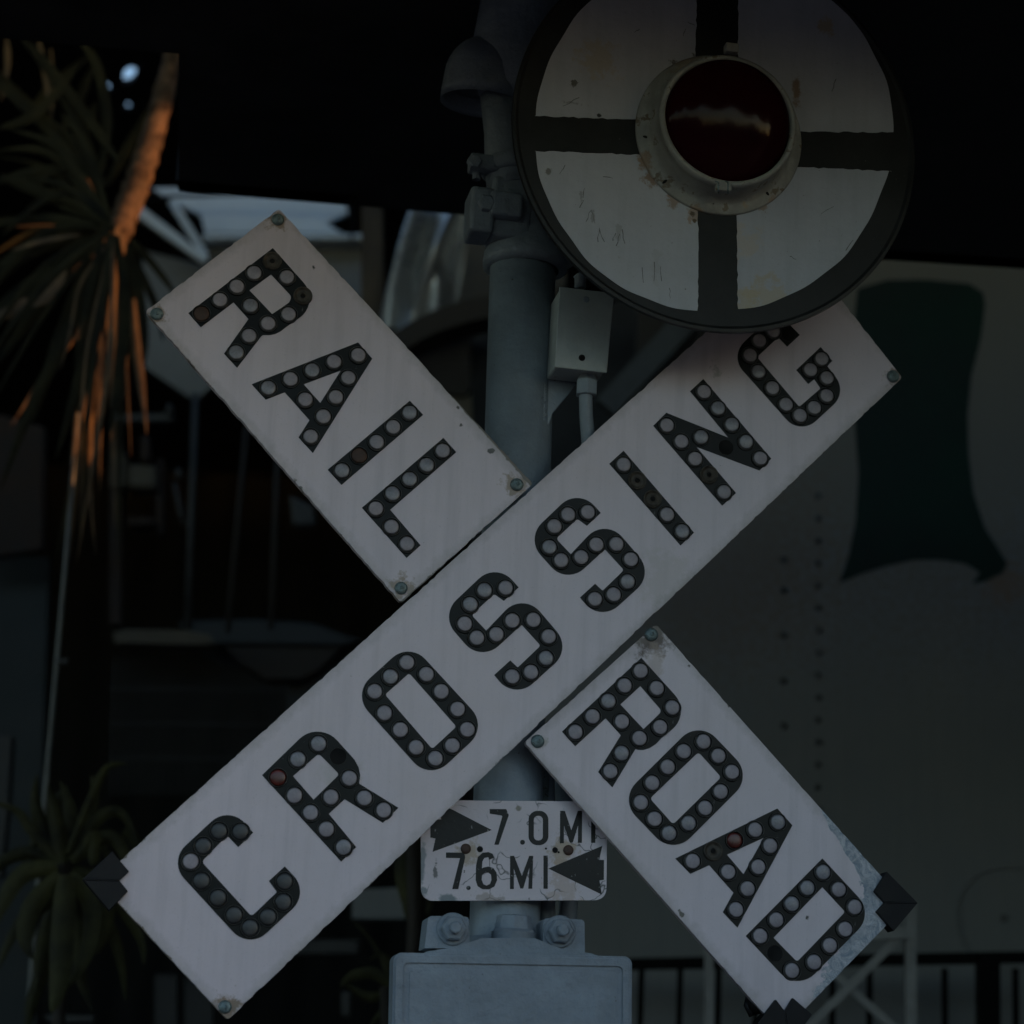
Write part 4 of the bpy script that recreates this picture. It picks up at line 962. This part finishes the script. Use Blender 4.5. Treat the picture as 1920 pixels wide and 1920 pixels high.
# ================================================================== PALM
M['trunk'] = mat('palm_trunk', (.13, .085, .055), .85, var=.4, vs=22, bump=1.0, bs=26, spots=.55, spotscale=24, spotcol=(.05, .03, .018), vdist=.016)
M['leafg'] = mat('strap_leaf_green', (.016, .016, .008), .6, spec=.12, var=.4, vs=8, bump=.3, c2=(.034, .030, .013))
M['leafy'] = mat('dry_leaf', (.13, .08, .04), .7, var=.4, vs=12, bump=.3, c2=(.18, .11, .05))
YP = 4.95
def strap(bm, pts, wpx, dy=0, fold=.25, taper=(.35, 1, .9, .06), dscale=1):
    """ribbon leaf through pixel points; depth per point optional third value (m, towards the back)"""
    P = []; n = 16
    C = [U(p[0], p[1], YP+dy+(p[2] if len(p) > 2 else 0)) for p in pts]
    if len(C) == 2: C = [C[0], (C[0]+C[1])/2, C[1]]
    for i in range(n+1):                      # Catmull-Rom
        f = i/n*(len(C)-1); k = min(int(f), len(C)-2); t = f-k
        p0 = C[max(k-1, 0)]; p1 = C[k]; p2 = C[k+1]; p3 = C[min(k+2, len(C)-1)]
        P.append(.5*((2*p1)+(p2-p0)*t+(2*p0-5*p1+4*p2-p3)*t*t+(3*p1-p0-3*p2+p3)*t**3))
    w0 = (U(pts[0][0]+wpx, pts[0][1], YP+dy)-U(pts[0][0], pts[0][1], YP+dy)).length/2
    L3 = []
    tw = random.uniform(-.5, .5)
    for i, p in enumerate(P):
        f = i/n; g = f*(len(taper)-1); k = min(int(g), len(taper)-2); w = w0*(taper[k]+(taper[k+1]-taper[k])*(g-k))
        d = (P[min(i+1, n)]-P[max(i-1, 0)]).normalized(); s = d.cross(Vector((tw*.6, 1, .25))).normalized(); nn = s.cross(d)
        L3.append([bm.verts.new(p-s*w+nn*w*fold), bm.verts.new(p-s*w*.5+nn*w*fold*.35), bm.verts.new(p), bm.verts.new(p+s*w*.5+nn*w*fold*.35), bm.verts.new(p+s*w+nn*w*fold)])
    for a, b in zip(L3, L3[1:]):
        for k in range(4): bm.faces.new([a[k], a[k+1], b[k+1], b[k]])
palm = thing('strap_leaf_palm', (U(200, 1500, YP).x, YP, 0), 'drooping strap leaved palm with its trunk lit orange at the upper left', 'palm')
bm = bmesh.new()
tp_ = [(330, 60, .05), (318, 130, .03), (301, 200, 0), (283, 265, 0), (262, 330, 0), (240, 390, 0), (226, 428, 0)]
tp_ += [(212, 445, .02)]
pts3 = [U(x, y, YP+z) for x, y, z in tp_]; k = U(16, 0, YP).x-U(0, 0, YP).x
fine = []
for i in range(49):
    f = i/48*(len(pts3)-1); j = min(int(f), len(pts3)-2); fine.append(pts3[j]+(pts3[j+1]-pts3[j])*(f-j))
rr = [.86*k*(1.05+.75*math.sin(min(1, i/44)*1.9))*(1+.07*math.sin(i*1.9)+random.uniform(-.06, .06)) for i in range(49)]
tube(bm, fine, rr, 20)
link('trunk', bm, M['trunk'], palm, smooth=True)
g, y_ = 'leafg', 'leafy'
LV = [(g, [(228,430),(290,500),(335,560)],15,0.170), (g, [(226,436),(268,520),(298,590),(305,640)],17,0.180), (g, [(222,440),(258,540),(270,640),(262,720)],20,0.185),
 (g, [(215,440),(192,540),(160,680),(105,860)],34,-0.210), (g, [(212,440),(170,520),(110,640),(60,800)],30,-0.210), (g, [(205,430),(110,440),(0,490)],24,-0.200), (g, [(205,432),(120,490),(20,560),(-60,640)],30,-0.215),
 (g, [(200,430),(90,410),(-40,425)],22,-0.225), (g, [(190,345),(110,255),(0,150),(-60,90)],30,-0.215), (g, [(198,350),(250,262),(300,178)],22,0.195), (g, [(120,290),(160,230),(182,190)],24,0.180),
 (g, [(196,350),(150,240),(90,130),(30,60)],24,-0.220), (g, [(170,330),(80,320),(-30,350)],24,-0.230), (g, [(185,340),(200,230),(180,120),(140,70)],22,-0.225), (g, [(110,260),(150,180),(180,110)],20,0.195),
 (g, [(60,200),(110,150),(180,95)],18,0.210), (g, [(0,330),(80,360),(190,420)],26,-0.230), (g, [(218,442),(232,560),(222,700),(205,820)],26,-0.225), (g, [(210,440),(140,600),(60,760),(0,920)],24,-0.240),
 (g, [(250,460),(238,600),(230,760)],22,0.220), (g, [(204,436),(150,470),(60,590),(-20,700)],28,-0.240), (g, [(220,300),(150,200),(60,80)],20,-0.250), (g, [(0,240),(70,210),(150,120)],20,-0.250),
 (y_, [(222,440),(216,540),(206,640),(190,770)],12,-.06), (y_, [(226,440),(222,560),(212,700),(208,830)],8,-.07), (y_, [(228,445),(224,520),(226,620),(220,700)],7,-.08), (y_, [(215,440),(205,560),(190,650),(150,800),(120,1010)],7,-.05),
 (y_, [(190,540),(188,600),(176,680),(172,780)],20,-.04), (y_, [(250,560),(255,650),(264,720),(275,815)],19,-.05), (y_, [(212,445),(160,600),(90,690),(20,800)],12,-.04), (y_, [(206,560),(180,700),(160,850),(150,1000)],6,-.03),
 (y_, [(138,325),(162,345),(178,362)],20,-.02), (y_, [(158,470),(140,500),(134,520)],10,-.05), (y_, [(30,425),(80,420),(130,424)],6,-.05), (y_, [(200,450),(196,600),(186,720),(178,900)],8,-.06),
 (y_, [(150,440),(80,452),(20,470)],10,-.3), (y_, [(72,70),(84,140),(92,210)],11,0), (y_, [(12,70),(14,120),(2,190)],12,.02), (y_, [(95,90),(100,160),(96,230)],7,.04), (y_, [(144,770),(140,810),(136,860)],7,-.05),
 (y_, [(220,450),(234,640),(238,720),(246,860)],6,-.03), (y_, [(209,450),(176,650),(170,900),(180,1040)],9,-.02), (y_, [(50,560),(30,580),(-20,600)],26,-.3), (y_, [(120,500),(95,545),(60,575)],30,-.3)]
random.seed(21)
for i in range(26):                             # dense dark fronds all round the crown
    a = R(random.uniform(95, 265)); L9 = random.uniform(170, 420); dr = random.uniform(20, 130)
    x1, y1 = 205+L9*math.cos(a)*.5, 425-L9*math.sin(a)*.5; x2, y2 = 205+L9*math.cos(a), 425-L9*math.sin(a)*.95+dr
    LV.append((g, [(206+random.uniform(-10, 10), 425+random.uniform(-14, 10)), (x1, y1), (x2, y2)], random.uniform(9, 17), random.choice((-1, 1))*random.uniform(.22, .42)))
for i in range(18):                             # hanging skirt of thin dead fronds
    x = random.uniform(150, 232); xe = x+random.uniform(-90, 12) if i % 3 else x+random.uniform(-10, 10); ye = random.uniform(680, 1080)
    LV.append((random.choice('gy'), [(208+random.uniform(-8, 14), 440), (x, 440+(ye-440)*.35), (x*.5+xe*.5, 440+(ye-440)*.7), (xe, ye)], random.uniform(5, 10), random.choice((-.25, -.3, .2, .28, .02))))
LV = [(('leafy' if m9 == 'y' else m9 if m9 != 'g' else 'leafg'), a9, b9, c9) for m9, a9, b9, c9 in LV]
for mk, pts, wpx, dy in LV:
    bm = bmesh.new(); strap(bm, pts, wpx, dy); link('dry_leaf' if mk == 'leafy' else 'leaf', bm, M[mk], palm, smooth=True)
bm = bmesh.new()                               # fibrous stubs where the leaves leave the trunk
random.seed(11)
for i in range(16):
    x = 205+random.uniform(-14, 22); y = 425+random.uniform(-16, 12); strap(bm, [(x, y), (x+random.uniform(-14, 8), y+26), (x+random.uniform(-24, 10), y+52)], random.uniform(6, 12), -.05)
link('leaf_base', bm, M['leafy'], palm, smooth=True)

# potted plants at the bottom left and beside the mast
def plant(loc_px, Y, leaves, label, extra=()):
    global YP
    YP = Y
    p = thing('leafy_plant', (U(loc_px[0], 1900, Y).x, Y, 0), label, 'plant', 'leafy plants in the shade')
    for L2 in leaves:
        bm = bmesh.new(); strap(bm, L2[0], L2[1]*.9, L2[2] if len(L2) > 2 else 0, .4, (.55, .95, 1, .85, .5, .02))
        link('leaf', bm, M['plantleaf'], p, smooth=True)
    bm = bmesh.new(); tube(bm, [U(loc_px[0], loc_px[1], Y), U(loc_px[0]+4, loc_px[1]+150, Y), Vector((U(loc_px[0]+6, 1900, Y).x, Y, 0))], .012, 10)
    link('stem', bm, M['brown2'], p, smooth=True)
M['plantleaf'] = mat('broad_leaf_green', (.018, .028, .013), .6, spec=.2, var=.5, vs=9, bump=.5, c2=(.048, .048, .018))
plant((118, 1620), 4.5, [([(118,1620),(104,1530),(90,1470)],34), ([(122,1610),(130,1520),(112,1462)],30,.03), ([(128,1600),(170,1500),(200,1440),(240,1432)],20), ([(130,1605),(190,1530),(232,1530),(265,1600)],26,.02),
 ([(134,1615),(200,1570),(232,1600),(236,1640)],32,-.02), ([(110,1620),(60,1560),(30,1520),(-30,1500)],22), ([(108,1625),(40,1640),(0,1700),(-20,1760)],40,-.03), ([(112,1640),(60,1700),(46,1760),(62,1800)],44,-.04),
 ([(122,1640),(116,1740),(108,1850),(96,1900)],52,-.06), ([(130,1640),(168,1700),(160,1790),(120,1860)],42,-.03), ([(134,1630),(190,1660),(200,1740),(180,1790)],34,.02), ([(160,1590),(176,1570),(176,1610),(170,1622)],30,-.04),
 ([(126,1600),(150,1540),(190,1580),(214,1640)],28,.05), ([(116,1610),(80,1540),(60,1590),(40,1620)],30,.05), ([(124,1600),(140,1580),(110,1560),(70,1590)],26,.06), ([(230,1560),(250,1570),(270,1610),(262,1650)],26,.04),
 ([(136,1640),(220,1700),(262,1760),(270,1810)],26,.06), ([(118,1640),(90,1720),(70,1800),(66,1860)],30,.06),
 ([(118,1620),(80,1560),(66,1500),(70,1450)],30,.02), ([(124,1600),(160,1550),(176,1490),(170,1450)],28,.04), ([(116,1640),(84,1690),(30,1740),(-10,1830)],36,.02), ([(128,1640),(150,1740),(150,1830),(176,1900)],34,.05),
 ([(104,1620),(50,1600),(0,1620),(-30,1660)],30,.04), ([(112,1650),(100,1760),(60,1880),(50,1940)],34,.07), ([(132,1640),(200,1730),(226,1800),(236,1880)],26,.08), ([(120,1600),(100,1520),(128,1470)],26,.06)],
 'broad leaved green plant at the lower left, around the pale rod')
plant((772, 1560), 4.6, [([(776,1540),(760,1620),(768,1690),(764,1730)],46), ([(800,1560),(812,1640),(800,1720)],30,.05), ([(784,1560),(776,1650),(790,1700)],24,.04)], 'green plant with hanging leaves just left of the mileage plate')
plant((724, 1850), 4.7, [([(736,1850),(700,1826),(660,1830),(636,1850)],26), ([(735,1860),(690,1870),(640,1840)],22,.03), ([(736,1880),(716,1900),(690,1930)],18), ([(735,1840),(720,1795),(706,1790)],16), ([(733,1850),(700,1770),(650,1715)],6,.02), ([(735,1810),(715,1790),(690,1800)],14)],
 'small plant peeping out left of the equipment box')
